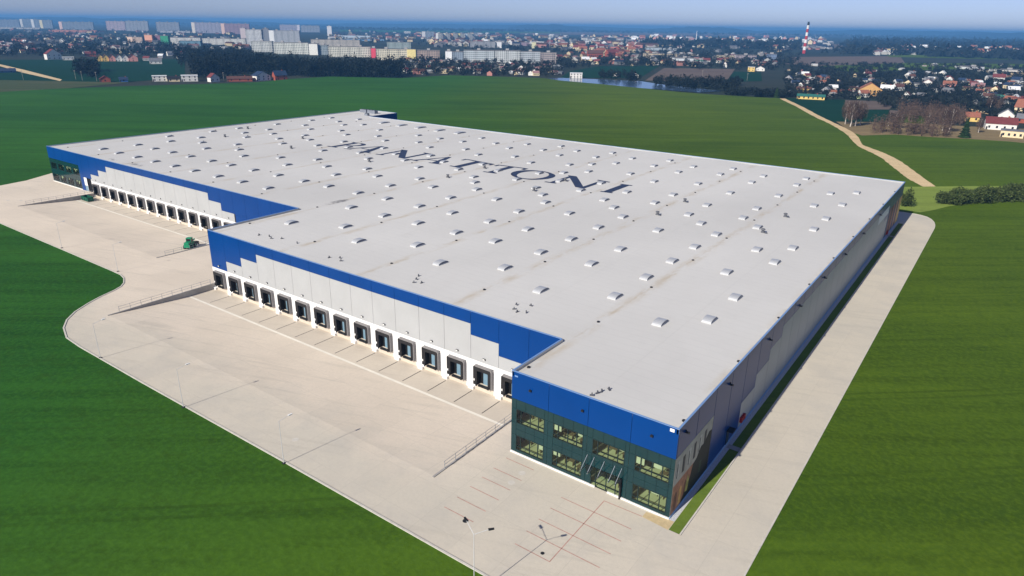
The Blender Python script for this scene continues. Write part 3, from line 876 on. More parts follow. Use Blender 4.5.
# ------------------------------------------------------------------ roof fittings
SKY = [(-14.8, 27.3), (-37.3, 27.4), (-60.7, 27.6), (-83.7, 27.7), (-106.3, 27.8), (-9.0, 33.1), (-25.8, 33.2), (-49.4, 33.3), (-72.3, 33.5), (-94.6, 33.6), (-9.0, 45.2), (-25.7, 45.3), (-37.4, 45.4), (-49.3, 45.5), (-71.9, 45.6), (-61.0, 45.6), (-83.5, 45.7), (-94.6, 45.8), (-106.4, 45.9), (-152.4, 46.2), (-140.4, 46.2), (-164.6, 46.3), (-177.2, 46.4), (-188.5, 46.5), (-200.5, 46.6), (-212.1, 46.7), (-224.6, 46.8), (-235.9, 46.9), (-14.7, 57.1), (-25.8, 57.2), (-37.3, 57.3), (-49.3, 57.4), (-60.8, 57.5), (-71.8, 57.6), (-83.4, 57.7), (-94.4, 57.8), (-106.0, 57.9), (-117.2, 58.0), (-129.3, 58.1), (-140.2, 58.2), (-152.3, 58.3), (-164.5, 58.4), (-176.7, 58.5), (-187.7, 58.6), (-200.4, 58.7), (-211.9, 58.8), (-223.8, 58.9), (-235.6, 59.0), (-9.2, 68.9), (-25.8, 69.0), (-49.2, 69.3), (-71.8, 69.5), (-94.3, 69.7), (-117.0, 69.9), (-140.3, 70.1), (-164.0, 70.4), (-187.8, 70.6), (-210.7, 70.8), (-234.7, 71.0), (-14.6, 75.0), (-37.1, 75.3), (-60.8, 75.5), (-83.4, 75.7), (-106.2, 76.0), (-128.8, 76.2), (-152.0, 76.4), (-176.0, 76.7), (-199.9, 76.9), (-223.7, 77.1), (-247.2, 77.4), (-8.9, 80.9), (-25.6, 81.1), (-49.1, 81.3), (-71.8, 81.5), (-95.0, 81.8), (-117.0, 82.0), (-139.8, 82.3), (-164.0, 82.5), (-210.1, 83.0), (-234.7, 83.3), (-31.6, 87.3), (-54.9, 87.6), (-76.8, 87.8), (-100.8, 88.1), (-20.1, 93.0), (-37.1, 93.2), (-60.9, 93.5), (-83.0, 93.7), (-105.9, 94.0), (-128.9, 94.3), (-152.3, 94.5), (-176.0, 94.8), (-199.4, 95.1), (-222.6, 95.4), (-246.4, 95.6), (-9.0, 99.0), (-25.5, 99.2), (-49.1, 99.5), (-71.8, 99.7), (-94.2, 100.0), (-117.2, 100.3), (-141.0, 100.6), (-163.2, 100.8), (-186.6, 101.1), (-210.2, 101.4), (-233.2, 101.7), (-37.1, 105.4), (-174.6, 105.6), (-60.4, 105.6), (-82.7, 105.9), (-105.9, 106.2), (-128.8, 106.5), (-151.4, 106.8), (-198.9, 107.4), (-222.5, 107.7), (-246.5, 108.0), (-25.8, 110.7), (-9.0, 110.9), (-49.1, 111.4), (-71.9, 111.7), (-94.1, 112.0), (-116.8, 112.3), (-140.2, 112.6), (-163.7, 112.9), (-186.0, 113.2), (-209.6, 113.5), (-233.7, 113.8), (-88.6, 117.6), (-14.7, 123.0), (-37.2, 123.3), (-60.5, 123.6), (-83.2, 123.9), (-105.7, 124.3), (-128.5, 124.6), (-151.9, 124.9), (-175.6, 125.2), (-198.4, 125.6), (-221.6, 125.9), (-244.9, 126.2), (-9.0, 128.9), (-25.6, 129.2), (-49.1, 129.5), (-71.5, 129.8), (-94.1, 130.1), (-116.8, 130.5), (-139.4, 130.8), (-163.4, 131.1), (-186.3, 131.5), (-209.0, 131.8), (-233.3, 132.2), (-88.8, 135.9), (-14.6, 141.1), (-37.0, 141.5), (-60.5, 141.8), (-83.1, 142.2), (-105.8, 142.5), (-128.3, 142.9), (-151.1, 143.2), (-163.2, 143.4), (-175.2, 143.6), (-198.2, 143.9), (-221.4, 144.3), (-244.1, 144.6), (-71.4, 147.0), (-8.9, 146.9), (-25.4, 147.2), (-48.9, 147.6), (-94.3, 148.3), (-116.8, 148.6), (-139.3, 149.0), (-215.2, 150.2), (-232.0, 150.5), (-37.1, 153.3), (-60.3, 153.7), (-82.9, 154.0), (-105.7, 154.4), (-128.3, 154.8), (-151.0, 155.1), (-244.5, 156.7), (-25.6, 158.8), (-48.8, 159.2), (-71.3, 159.6), (-93.9, 160.0), (-116.3, 160.3), (-231.4, 162.3)]


def skylight_mesh(L, Wd, name):
    """kerb with a low barrel vault spanning its length; the arched ends face left and right"""
    s = MB(); k = 0.14
    s.box(-Wd / 2, Wd / 2, -L / 2, L / 2, -0.3, k, 0)
    n = 8; rise = 0.40
    arc = [(-L / 2 * 0.985 * math.cos(math.pi * t / n), k + 0.01 + rise * math.sin(math.pi * t / n)) for t in range(n + 1)]
    a, b = -Wd / 2 + 0.03, Wd / 2 - 0.03
    for t in range(n):
        (y0, z0), (y1, z1) = arc[t], arc[t + 1]
        s.quad((a, y0, z0), (b, y0, z0), (b, y1, z1), (a, y1, z1), 1)
    i = len(s.v)
    s.v += [(a, y_, z_) for y_, z_ in arc] + [(b, y_, z_) for y_, z_ in arc]
    s.f += [tuple(i + q for q in range(n + 1)), tuple(i + n + 1 + q for q in reversed(range(n + 1)))]; s.m += [2, 2]
    return s.mesh(name, [SKYW, SKYD, SKYE])


SM = skylight_mesh(2.9, 1.6, 'skylight'); SML = skylight_mesh(5.8, 2.2, 'long_skylight')
for (x_, y_) in SKY:
    add('skylight', SM, WH, (x_, y_, rz_(x_)))
for (x_, y_) in ((-213.6, 161.4), (-202, 161.2), (-190.4, 161), (-178.8, 160.8), (-167.2, 160.5)):
    add('long_skylight', SML, WH, (x_, y_, rz_(x_)))
FAN = MB().box(-0.5, 0.5, -0.5, 0.5, -0.3, 0.45).tube((0, 0, 0.45), (0, 0, 1.0), 0.42, 0.42, 10).tube((0, 0, 1.0), (0, 0, 1.3), 0.75, 0.55, 10).box(0.8, 1.5, -0.9, -0.3, -0.2, 0.4).mesh('roof_fan', [mat('fan_grey', lin((96, 98, 104)), 0.5, 0.1)])
for (x_, y_) in ((-43.5, 88.8), (-43.5, 106), (-17.8, 89.3), (-17.7, 107), (-81.6, 90.5), (-112.3, 89.3), (-148, 90.8), (-112.5, 107.6), (-189, 90.9), (-205, 108.6), (-231, 91.2), (-243, 109.8), (-81.6, 107.2)):
    add('roof_fan', FAN, WH, (x_, y_, rz_(x_)), sc=0.72)
DRN = MB().tube((0, 0, -0.1), (0, 0, 0.16), 0.3, 0.22, 8).mesh('roof_drain', [DKSTEEL])
for k in range(0, 12):
    for j in range(9):
        x_, y_ = -VAL * k - (0.55 if k == 0 else 0.1), 2.7 + 19.3 * j
        ys, ye = y_range(x_)
        if ys + 1.5 < y_ < ye - 1:
            add('roof_drain', DRN, WH, (x_, y_, rz_(x_)))
# small anchors and cable trays near the front edges
CLU = [(-34.6, 20.4), (-36.0, 17.6), (-34.9, 16.9), (-33.6, 17.6), (-36.8, 19.4), (-12, 0.9), (-11.7, 1.8), (-11.5, 2.5), (-11.0, 3.5), (-58, 18), (-57.2, 16.5), (-56, 17.2), (-59, 19.6), (-101, 18), (-99.5, 17.4), (-97.8, 18.8), (-103.5, 17.2), (-93, 19), (-78, 17.6), (-76.6, 16.6), (-79.8, 16.4)]
ANC = MB().box(-0.28, 0.28, -0.09, 0.09, -0.05, 0.16).box(-0.07, 0.07, -0.09, 0.09, 0.16, 0.42).mesh('roof_anchor', [mat('anchor_grey', lin((88, 90, 98)), 0.6, 0.1)])
for i, (x_, y_) in enumerate(CLU):
    add('roof_anchor', ANC, WH, (x_, y_, rz_(x_)), rz=0.7 * i)
for (x_, y_, l_, w_, h_) in ((-244, 183, 5.5, 2.2, 1.7), (-251, 184, 4.5, 2.2, 1.5), (-239, 174.5, 2.2, 1.4, 1.2)):
    u_ = part('air_handler', MB().box(x_ - l_ / 2, x_ + l_ / 2, y_ - w_ / 2, y_ + w_ / 2, 12.1, 12.3 + h_), mat('unit_grey', lin((120, 126, 136)), 0.6), WH)
    for q in range(3):
        part('fan_grille', MB().tube((x_ - l_ / 3 + q * l_ / 3, y_, 12.3 + h_), (x_ - l_ / 3 + q * l_ / 3, y_, 12.42 + h_), 0.5, 0.5, 8), DKSTEEL, u_)


# ------------------------------------------------------------------ roof lettering, painted flat
def glyph(c, w):
    q = []                                             # list of polygons in a box w x 1
    tk, tn, sf = 0.19, 0.11, 0.075
    def bar(x0, y0, x1, y1):
        q.append([(x0, y0), (x1, y0), (x1, y1), (x0, y1)])
    def serif(xc, y, hw):
        bar(xc - hw, y, xc + hw, y + sf)
    if c == 'I':
        bar(w / 2 - tk / 2, 0, w / 2 + tk / 2, 1); serif(w / 2, 0, w / 2); serif(w / 2, 1 - sf, w / 2)
    elif c == 'T':
        bar(w / 2 - tk / 2, 0, w / 2 + tk / 2, 1); serif(w / 2, 0, 0.2); bar(0, 0.925, w, 1)
        bar(0, 0.80, tn * 0.8, 0.925); bar(w - tn * 0.8, 0.80, w, 0.925)
    elif c == 'A':
        q.append([(0.06, 0), (0.06 + tn, 0), (w * 0.56, 1), (w * 0.50, 1)])
        q.append([(w - 0.10 - tk, 0), (w - 0.06, 0), (w * 0.56 + 0.02, 1), (w * 0.46, 1)])
        bar(w * 0.25, 0.33, w * 0.75, 0.39); serif(0.12, 0, 0.14); serif(w - 0.17, 0, 0.2)
    elif c == 'N':
        bar(0.13, 0, 0.13 + tn, 1); bar(w - 0.14 - tn, 0, w - 0.14, 1)
        q.append([(w - 0.14 - tk * 1.15, 0), (w - 0.12, 0), (0.06 + tk * 1.15, 1), (0.04, 1)])
        serif(0.165, 0, 0.15); serif(w - 0.175, 1 - sf, 0.16)
    elif c == 'P':
        bar(0.1, 0, 0.1 + tk, 1); serif(0.1 + tk / 2, 0, 0.2); bar(0.0, 1 - sf, 0.2, 1)
        n = 12; cx = 0.32; ro, ry = w - cx, 0.28
        for k in range(n):
            t0, t1 = math.pi / 2 - math.pi * k / n, math.pi / 2 - math.pi * (k + 1) / n
            f = lambda t, a, b: (cx + a * math.cos(t), 0.72 + b * math.sin(t))
            q.append([f(t0, ro, ry), f(t1, ro, ry), f(t1, ro - tk, ry - 0.065), f(t0, ro - tk, ry - 0.065)])
        bar(0.15, 0.935, cx, 1.0); bar(0.15, 0.44, cx, 0.505)
    elif c == 'O':
        n = 32
        for k in range(n):
            t0, t1 = 2 * math.pi * k / n, 2 * math.pi * (k + 1) / n
            f = lambda t, a, b: (w / 2 + a * math.cos(t), 0.5 + b * math.sin(t))
            q.append([f(t0, w / 2, 0.52), f(t1, w / 2, 0.52), f(t1, w / 2 - tk, 0.455), f(t0, w / 2 - tk, 0.455)])
    return q


LH, LY = 13.0, 102.2
for c, xa, xb in (('P', -183.5, -173.6), ('A', -174.0, -160.8), ('N', -158.0, -141.6), ('A', -141.0, -127.6), ('T', -126.9, -114.2), ('T', -112.8, -100.6), ('O', -101.4, -87.4), ('N', -86.2, -70.6), ('I', -67.2, -63.4)):
    mb = MB()
    dy = 0.011 * (-(xa + 63)) * 0.35
    for k, pl in enumerate(glyph(c, (xb - xa) / LH)):
        i = len(mb.v)
        # laid on the sloping sheet, every stroke a hair above the last
        cut = []
        ar = sum(pl[j][0] * pl[(j + 1) % 4][1] - pl[(j + 1) % 4][0] * pl[j][1] for j in range(4))
        if ar < 0:
            pl = pl[::-1]
        NS = 9                                          # follow the roof fall
        a, b, c2, d = [np.array(p) for p in pl]
        at = lambda p, q_: (a * (1 - p) + b * p) * (1 - q_) + (d * (1 - p) + c2 * p) * q_
        for s_ in range(NS):
            for r_ in range(NS):
                quad = [at(s_ / NS, r_ / NS), at((s_ + 1) / NS, r_ / NS), at((s_ + 1) / NS, (r_ + 1) / NS), at(s_ / NS, (r_ + 1) / NS)]
                pts = [(xa + p[0] * LH, LY + dy + p[1] * LH) for p in quad]
                mb.quad(*[(x_, y_, rz_(x_) + 0.03 + 0.003 * (k % 9)) for x_, y_ in pts])
    part('roof_letter', mb, INK, WH)

# ------------------------------------------------------------------ retaining walls with guard rails
def retaining(label, x, ys, flip, rail_side, group='retaining walls beside the sunken docks'):
    y0, ya, y1 = ys
    t = thing('retaining_wall', label, 'wall', (x, y0, 0))
    L = y1 - y0
    mb = MB()
    xa, xb = (-0.24, 0.0) if flip else (0.0, 0.24)
    zb = LOWZ - 0.2
    mb.box(xa, xb, -0.3, L - 0.02, zb, 0.05)
    part('wall', mb, RETW, t)
    part('coping', MB().box(xa - 0.03, xb + 0.03, -0.35, L - 0.03, 0.052, 0.11), RETW, t)
    g = thing('guard_railing', rail_side, 'railing', (x + (xa + xb) / 2, y0 + 2.0, 0.11), group=None)
    n = int((L - 3) / 2.1)
    pm = MB().box(-0.03, 0.03, -0.03, 0.03, 0, 1.1).mesh('post', [STEEL])
    for k in range(n + 1):
        add('post', pm, g, (0, k * (L - 3) / n, 0))
    for z in (1.1, 0.58):
        part('rail', MB().tube((0, -0.1, z), (0, L - 2.9, z), 0.03, 0.03, 5), STEEL, g)


retaining('grey retaining wall in shade left of the nearer loading docks', LY1[3], (LY1[0], LY1[1], LY1[2]), True, 'thin steel railing on the retaining wall left of the nearer loading docks')
retaining('low retaining wall between the nearer docks and the glazed front office', LY1[4], (LY1[0], LY1[1], LY1[2]), False, 'thin steel railing between the nearer docks and the glazed front office')
retaining('long grey retaining wall beside the far left office', LY2[3], (LY2[0], LY2[1], LY2[2]), True, 'thin steel railing beside the far left office')
retaining('low retaining wall next to the green loader at the far docks', LY2[4], (LY2[0], LY2[1], LY2[2]), False, 'thin steel railing next to the green loader at the far docks')


# ------------------------------------------------------------------ yard lamps
def yard_lamp(label, x, y, h, heads):
    t = thing('yard_lamp', label, 'street lamp', (x, y, 0), group='lamps along the yard edge')
    part('base_plate', MB().box(-0.2, 0.2, -0.2, 0.2, -0.05, 0.12), DKSTEEL, t)
    part('pole', MB().tube((0, 0, 0.1), (0, 0, h), 0.05, 0.032, 8), POLEM, t)
    for (dx, dy) in heads:
        L = math.hypot(dx, dy); ux, uy = dx / L, dy / L
        part('arm', MB().tube((0, 0, h - 0.05), (dx, dy, h + 0.25), 0.03, 0.026, 6), POLEM, t)
        a = np.array([dx, dy]); n_ = np.array([-uy, ux])
        c = [a - n_ * 0.13, a + np.array([ux, uy]) * 0.6 - n_ * 0.1, a + np.array([ux, uy]) * 0.6 + n_ * 0.1, a + n_ * 0.13]
        hd = part('lamp_head', MB().prism([tuple(p) for p in c], h + 0.2, h + 0.32), LENS if len(heads) == 1 else DKSTEEL, t)
        part('lens', MB().prism([tuple(a + (p - a) * 0.8) for p in c], h + 0.185, h + 0.198), LENS, hd)


def at_(u, v):
    p = G(u, v)
    return p[0], p[1]


yard_lamp('single arm yard lamp at the grass edge nearest the car park', *at_(284, 463.5), 6.6, [(0.15, 1.4)])
yard_lamp('single arm yard lamp at the grass edge opposite the middle loading docks', *at_(183.5, 407.5), 6.6, [(0.15, 1.4)])
yard_lamp('single arm yard lamp at the curved grass corner of the yard', *at_(100.5, 358), 6.6, [(0.15, 1.4)])
yard_lamp('twin arm yard lamp rising from the bottom edge near the car park', -11.4, -23.4, 8.0, [(-1.6, 0.85), (0.95, 1.15)])
yard_lamp('slim yard lamp at the upper grass edge nearest the yard bend', *at_(118, 271.5), 6.6, [(0.15, 1.4)])
yard_lamp('slim yard lamp at the upper grass edge, farther from the yard bend', *at_(62, 248), 6.6, [(0.15, 1.4)])

# ------------------------------------------------------------------ green loader and green skip at the far docks
zl = LOWZ * (24.4 - LY2[0]) / (LY2[1] - LY2[0])
t = thing('wheel_loader', 'green wheeled loader parked on the far dock yard', 'loader', (-146.4, 24.6, zl), 2.2, sc=1.0)
part('body', MB().prism([(-1.9, -0.75), (1.3, -0.75), (1.7, -0.5), (1.7, 0.5), (1.3, 0.75), (-1.9, 0.75)], 0.6, 1.45), GREENP, t)
part('bonnet', MB().prism([(-1.95, -0.6), (-0.5, -0.6), (-0.5, 0.6), (-1.95, 0.6)], 1.452, 1.95), GREENP, t)
cb = part('cab', MB().box(-0.45, 0.75, -0.65, 0.65, 1.452, 1.7).box(-0.45, 0.75, -0.65, 0.65, 2.6, 2.78).box(-0.45, -0.36, -0.65, -0.56, 1.7, 2.6).box(0.66, 0.75, -0.65, -0.56, 1.7, 2.6).box(-0.45, -0.36, 0.56, 0.65, 1.7, 2.6).box(0.66, 0.75, 0.56, 0.65, 1.7, 2.6), GREENP, t)
part('cab_window', MB().box(-0.40, 0.70, -0.60, 0.60, 1.7, 2.6), mat('dark_glass', (0.01, 0.012, 0.015), 0.08, 0.02, 1, 0.6), cb)
part('boom', MB().prism([(0.9, -0.18), (3.0, -0.18), (3.0, 0.18), (0.9, 0.18)], 1.46, 1.75), GREENP, t)
part('bucket', MB().prism([(2.75, -1.0), (3.3, -1.0), (3.3, 1.0), (2.75, 1.0)], 0.15, 0.95), DKSTEEL, t)
for sx in (-1.2, 1.0):
    for sy in (-0.85, 0.85):
        w = part('wheel', MB().tube((sx, sy - 0.18, 0.58), (sx, sy + 0.18, 0.58), 0.58, 0.58, 14), BLACKP, t)
        part('rim', MB().tube((sx, sy - 0.19, 0.58), (sx, sy + 0.19, 0.58), 0.28, 0.28, 10), GREENP, w)
zs = LOWZ
t = thing('waste_skip', 'dark green open skip beside the first far loading dock', 'skip', (-221.6, 32.6, zs))
sk = MB()
for (x0, x1, y0, y1) in ((-2.2, 2.2, -0.95, -0.85), (-2.2, 2.2, 0.85, 0.95), (-2.2, -2.1, -0.84, 0.84), (2.1, 2.2, -0.84, 0.84)):
    sk.box(x0, x1, y0, y1, 0.15, 1.5)
sk.box(-2.1, 2.1, -0.84, 0.84, 0.15, 0.25)
part('skip_body', sk, mat('skip_green', (0.01, 0.10, 0.06), 0.5, 0.15), t)
for xk in (-1.4, 0, 1.4):
    part('rib', MB().box(xk - 0.06, xk + 0.06, -1.03, -0.952, 0.2, 1.45), DKSTEEL, t)
for xk in (-1.7, 1.7):
    part('runner', MB().box(xk - 0.1, xk + 0.1, -0.8, 0.8, 0.0, 0.148), DKSTEEL, t)


# ------------------------------------------------------------------ land beyond the crop: fields, river, roads
def patch(name, pts, k, m):
    return px_sheet(name, pts, ZG + 0.12 + 0.1 * k, m)


patch('winter_field', [(-60, 60), (60, 59.5), (185, 59), (185, 77), (130, 82), (60, 86), (0, 90), (-60, 93)], 0, F_DKGREEN)
patch('rough_grass', [(-60, 82), (0, 80), (62, 81), (130, 82.5), (60, 89), (0, 92.5), (-60, 96)], 1, field_mat('rough_pasture', (0.05, 0.075, 0.025), (0.10, 0.10, 0.05), (0.05, 0.085, 0.03), 0.01, 0.08))
patch('village_road', [(-30, 61), (0, 64.2), (25, 70), (62, 79.5), (60, 81), (22, 72.5), (0, 66.2), (-30, 63)], 2, TRACK)
patch('winter_field', [(570, 71), (600, 66), (660, 65.5), (640, 78), (560, 78)], 0, F_DKGREEN)
patch('ploughed_field', [(664, 68), (735, 69), (728, 79), (700, 82), (645, 80.5)], 0, F_BROWN)
patch('winter_field', [(734, 71.5), (761, 72), (762, 81), (726, 82)], 1, F_DKGREEN)
patch('river', [(544, 79), (560, 77.8), (600, 79.3), (640, 81), (662, 84.5), (700, 88.5), (722, 91), (700, 92.5), (640, 88), (590, 84), (556, 81.5)], 3, WATER)
patch('winter_field', [(785, 98), (850, 100), (842, 121), (835, 122.5), (815, 114)], 0, F_DKGREEN)
patch('ploughed_field', [(845, 100), (880, 101), (893, 106), (889, 109.5), (846, 109.5)], 1, F_BROWN)
patch('winter_field', [(846, 109.5), (889, 109.5), (888, 121.5), (842, 121.5)], 0, F_DKGREEN)
patch('green_paddock', [(900, 114), (926, 116), (926, 124), (898, 122.5)], 1, F_FAR)
patch('dry_grass', [(836, 121.6), (900, 122.5), (1000, 128), (1060, 130), (1060, 146), (1010, 142), (960, 139.5), (900, 136), (860, 138), (850, 131)], 2, F_TAN)
patch('ploughed_field', [(890, 110), (935, 114), (935, 117), (889, 113)], 3, F_BROWN)
for i, (pts, m) in enumerate([([(790, 57), (900, 56), (905, 63), (820, 66), (785, 64)], F_BROWN), ([(820, 66), (905, 63), (1030, 64), (1030, 68), (835, 72)], F_FAR),
                              ([(880, 52), (1030, 56), (1030, 60), (890, 57)], F_FAR), ([(520, 31.5), (900, 34.5), (880, 36.5), (520, 34.5)], F_BROWN),
                              ([(340, 29.5), (560, 31.5), (560, 33.5), (340, 31.5)], F_FAR), ([(770, 46), (840, 44), (850, 48), (780, 50)], F_BROWN),
                              ([(985, 70), (1040, 72), (1040, 78), (990, 76)], F_TAN)]):
    patch('far_field', pts, 2 + i * 0.5, m)
patch('village_road', [(966, 108), (1030, 119), (1030, 121), (966, 110.5)], 4, TRACK)


# ------------------------------------------------------------------ woods and thickets (uncountable masses)
def canopy(n_tri, bases, hs, rs, size, low=0.15, rr=rng):
    """leaf and twig clumps spread through the crowns of many trees"""
    n = len(bases)
    idx = np.repeat(np.arange(n), n_tri)
    m = len(idx)
    d = rr.normal(size=(m, 3)); d /= np.linalg.norm(d, axis=1)[:, None]
    rad = rr.random(m) ** 0.45
    h = hs[idx]; r = rs[idx]
    zc = h * (low + (1 - low) / 2); zr = h * (1 - low) / 2
    c = np.stack([bases[idx, 0] + d[:, 0] * rad * r, bases[idx, 1] + d[:, 1] * rad * r, bases[idx, 2] + zc + d[:, 2] * rad * zr], 1)
    s = size * r * (0.6 + 0.8 * rr.random(m))
    t = rr.normal(size=(m, 3, 3)) * s[:, None, None] * 0.55
    return c[:, None, :] + t


def trunks(bases, hs, w=0.02):
    n = len(bases)
    out = []
    for ang in (0.3, 1.9, 3.7):
        a = np.stack([np.cos(ang) * hs * w, np.sin(ang) * hs * w, 0 * hs], 1)
        b = np.stack([np.cos(ang + 2.1) * hs * w, np.sin(ang + 2.1) * hs * w, 0 * hs], 1)
        top = np.stack([0 * hs, 0 * hs, hs * 0.75], 1)
        out.append(np.stack([bases + a, bases + b, bases + top], 1))
    return np.concatenate(out)


def in_px(zone, n, seed):
    """n spots spread over a four-cornered patch of the photograph, put on the ground"""
    r = np.random.default_rng(seed)
    (a, b, c, d) = [np.array(p, float) for p in zone]
    s, t = r.random(n), r.random(n)
    uv = (a[None] * ((1 - s) * (1 - t))[:, None] + b[None] * (s * (1 - t))[:, None] + c[None] * (s * t)[:, None] + d[None] * ((1 - s) * t)[:, None])
    return np.array([G(u, v, ZG) for u, v in uv])


def wood(name, label, zones, m, h, r, n_tri, size, seed, cat='wood', low=0.12):
    tr = []
    rr = np.random.default_rng(seed)
    for k, (z, n) in enumerate(zones):
        b = in_px(z, n, seed * 31 + k)
        hs = h * (0.65 + 0.6 * rr.random(n)); rs = r * (0.7 + 0.6 * rr.random(n))
        tr.append(canopy(n_tri, b, hs, rs, size, low, rr)); tr.append(trunks(b, hs))
    o = add(name, tri_mesh(name, np.concatenate(tr), m), None, label=label, category=cat, kind='stuff')
    return o


wood('forest_belt', 'dark belt of tall trees behind the crop field, left of centre', [([(300, 77.2), (402, 78.5), (402, 74), (250, 72)], 260), ([(195, 80), (300, 76), (300, 68), (190, 66)], 260), ([(180, 68), (260, 66), (250, 58), (175, 60)], 110)], L_WOOD, 19, 4.2, 90, 0.34, 1)
wood('forest_belt', 'dark trees standing in the winter field at the far left', [([(78, 78), (100, 80), (100, 70), (76, 68)], 30)], L_WOOD, 14, 4.5, 90, 0.34, 2)
wood('dark_grove', 'dark evergreen grove at the field edge right of the river', [([(727, 96), (757, 97.5), (757, 94), (727, 92.5)], 26), ([(757, 97.5), (787, 98.5), (787, 96), (757, 95)], 18), ([(771, 98), (779, 98.5), (779, 95), (771, 94)], 8)], L_WOOD, 6.5, 3.6, 110, 0.3, 3)
wood('river_trees', 'dark leafless trees along the river behind the crop', [([(655, 88), (735, 92), (740, 84), (655, 82)], 110), ([(600, 80), (640, 82), (640, 77), (600, 76)], 40)], L_WOOD, 9, 3.4, 70, 0.34, 4)
wood('town_trees', 'dark trees crowding between the houses of the left suburb', [([(-40, 58), (190, 56), (190, 44), (-40, 33)], 620), ([(0, 40), (260, 46), (260, 32), (0, 29)], 260), ([(128, 48), (250, 60), (250, 50), (128, 46)], 160)], L_TOWN, 11, 4.5, 34, 0.42, 5)
wood('town_trees', 'dark trees among the small houses before the pale flats', [([(400, 76), (560, 77), (565, 62), (400, 60)], 430), ([(540, 70), (660, 66), (660, 58), (540, 60)], 200)], L_TOWN, 8, 3.6, 40, 0.4, 6)
wood('town_trees', 'dark trees scattered through the middle of the town', [([(430, 48), (800, 66), (800, 42), (430, 34)], 1000), ([(640, 68), (790, 72), (790, 58), (640, 56)], 240), ([(330, 44), (480, 46), (480, 32), (330, 30)], 200)], L_TOWN, 9, 4.6, 26, 0.46, 7)
wood('town_trees', 'dark trees among the houses of the right suburb', [([(785, 97), (1040, 112), (1040, 78), (785, 72)], 900), ([(790, 76), (1040, 82), (1040, 66), (790, 64)], 520), ([(880, 108), (1040, 122), (1040, 106), (880, 98)], 120)], L_TOWN, 5.6, 3.4, 44, 0.4, 8)
wood('bare_thicket', 'brown leafless thicket behind the birches on the right', [([(898, 122), (966, 126), (966, 116), (898, 110)], 150), ([(872, 134), (900, 135), (900, 131), (872, 130)], 26), ([(905, 136), (950, 138.5), (950, 134), (905, 132)], 36), ([(985, 110), (1003, 112), (1003, 107), (985, 106)], 14)], L_BARE, 9.8, 2.4, 150, 0.16, 9, low=0.05)
wood('horizon_forest', 'blue hazy forest along the horizon', [([(840, 47.5), (1040, 50), (1040, 41), (860, 39.5)], 900), ([(-30, 22), (340, 28), (340, 26), (-30, 20.5)], 420), ([(330, 30), (700, 34), (700, 31.8), (330, 28.5)], 500), ([(700, 35), (1040, 39.5), (1040, 37.6), (700, 33.5)], 400), ([(820, 53), (1040, 61), (1040, 56), (900, 50)], 260), ([(640, 47), (800, 50), (800, 44), (640, 43)], 300)], L_TOWN, 15, 14, 12, 0.7, 10)


# hills on the skyline
def hill(u0, u1, dist, h, seed):
    r = random.Random(seed)
    mb_ = MB(); n = 26
    prev = None
    for k in range(n + 1):
        u = u0 + (u1 - u0) * k / n
        d = FWD + (u - 512) / FPX * RGT
        d = np.array([d[0], d[1], 0]); d /= np.linalg.norm(d)
        s = max(0.0, math.sin(math.pi * k / n)) ** 0.7
        z = ZG + h * s * (0.82 + 0.3 * r.random())
        f = CAM * [1, 1, 0] + d * dist; c = CAM * [1, 1, 0] + d * (dist + 700); b = CAM * [1, 1, 0] + d * (dist + 1600)
        row = [(f[0], f[1], ZG - 1), (c[0], c[1], z), (b[0], b[1], ZG - 1)]
        if prev:
            mb_.quad(prev[0], row[0], row[1], prev[1]); mb_.quad(prev[1], row[1], row[2], prev[2])
        prev = row
    return part('hill', mb_, MATS['far_wood'], None, kind='structure')


hill(-60, 360, 11500, 66, 1); hill(300, 700, 12500, 62, 2); hill(620, 730, 11000, 74, 3); hill(500, 575, 10000, 76, 4); hill(690, 1090, 11800, 70, 5); hill(880, 1090, 9800, 68, 6)

# ------------------------------------------------------------------ flats of the far housing estate
def yaw_between(a, b):
    return math.atan2(b[1] - a[1], b[0] - a[0])


BLK = 0


def flats(label, u0, u1, vb, vt, col, gable=None, gable_side='left', depth=12.0, wins=True):
    """one slab block: walls with window rows, flat roof, gable, lift houses"""
    a, b = G(u0, vb, ZG), G(u1, vb + (u1 - u0) * 0.014, ZG)
    W = np.linalg.norm(b - a); hgt = (vb - vt) / px_per_m(a) - 0.5
    t = thing('apartment_block', label, 'apartment block', a, yaw_between(a, b), 'flats of the far housing estate')
    m = facade_mat('flats_%d_%d_%d' % col, mul(lin(col), 0.95)) if wins else mat('plain_%d_%d_%d' % col, lin(col), 0.8)
    part('wall', MB().box(0, W, 0, depth, -1, hgt), m, t)
    part('roof', MB().box(-0.3, W + 0.3, -0.3, depth + 0.3, hgt, hgt + 0.7), mat('flat_roof', lin((120, 118, 118)), 0.9), t)
    n = max(1, int(W / 30))
    for k in range(n):
        xk = W * (k + 0.5) / n
        part('lift_house', MB().box(xk - 2.5, xk + 2.5, 3, 8, hgt + 0.7, hgt + 3.2), mat('lift_house', lin((170, 168, 166)), 0.9), t)
    if gable:
        w = min(W * 0.35, 14)
        x0 = 0 if gable_side == 'left' else W - w
        part('gable_wall', MB().box(x0, x0 + w, -0.6, depth, -1, hgt + 0.1), mat('gable_%d_%d_%d' % gable, lin(gable), 0.8), t)
    return t


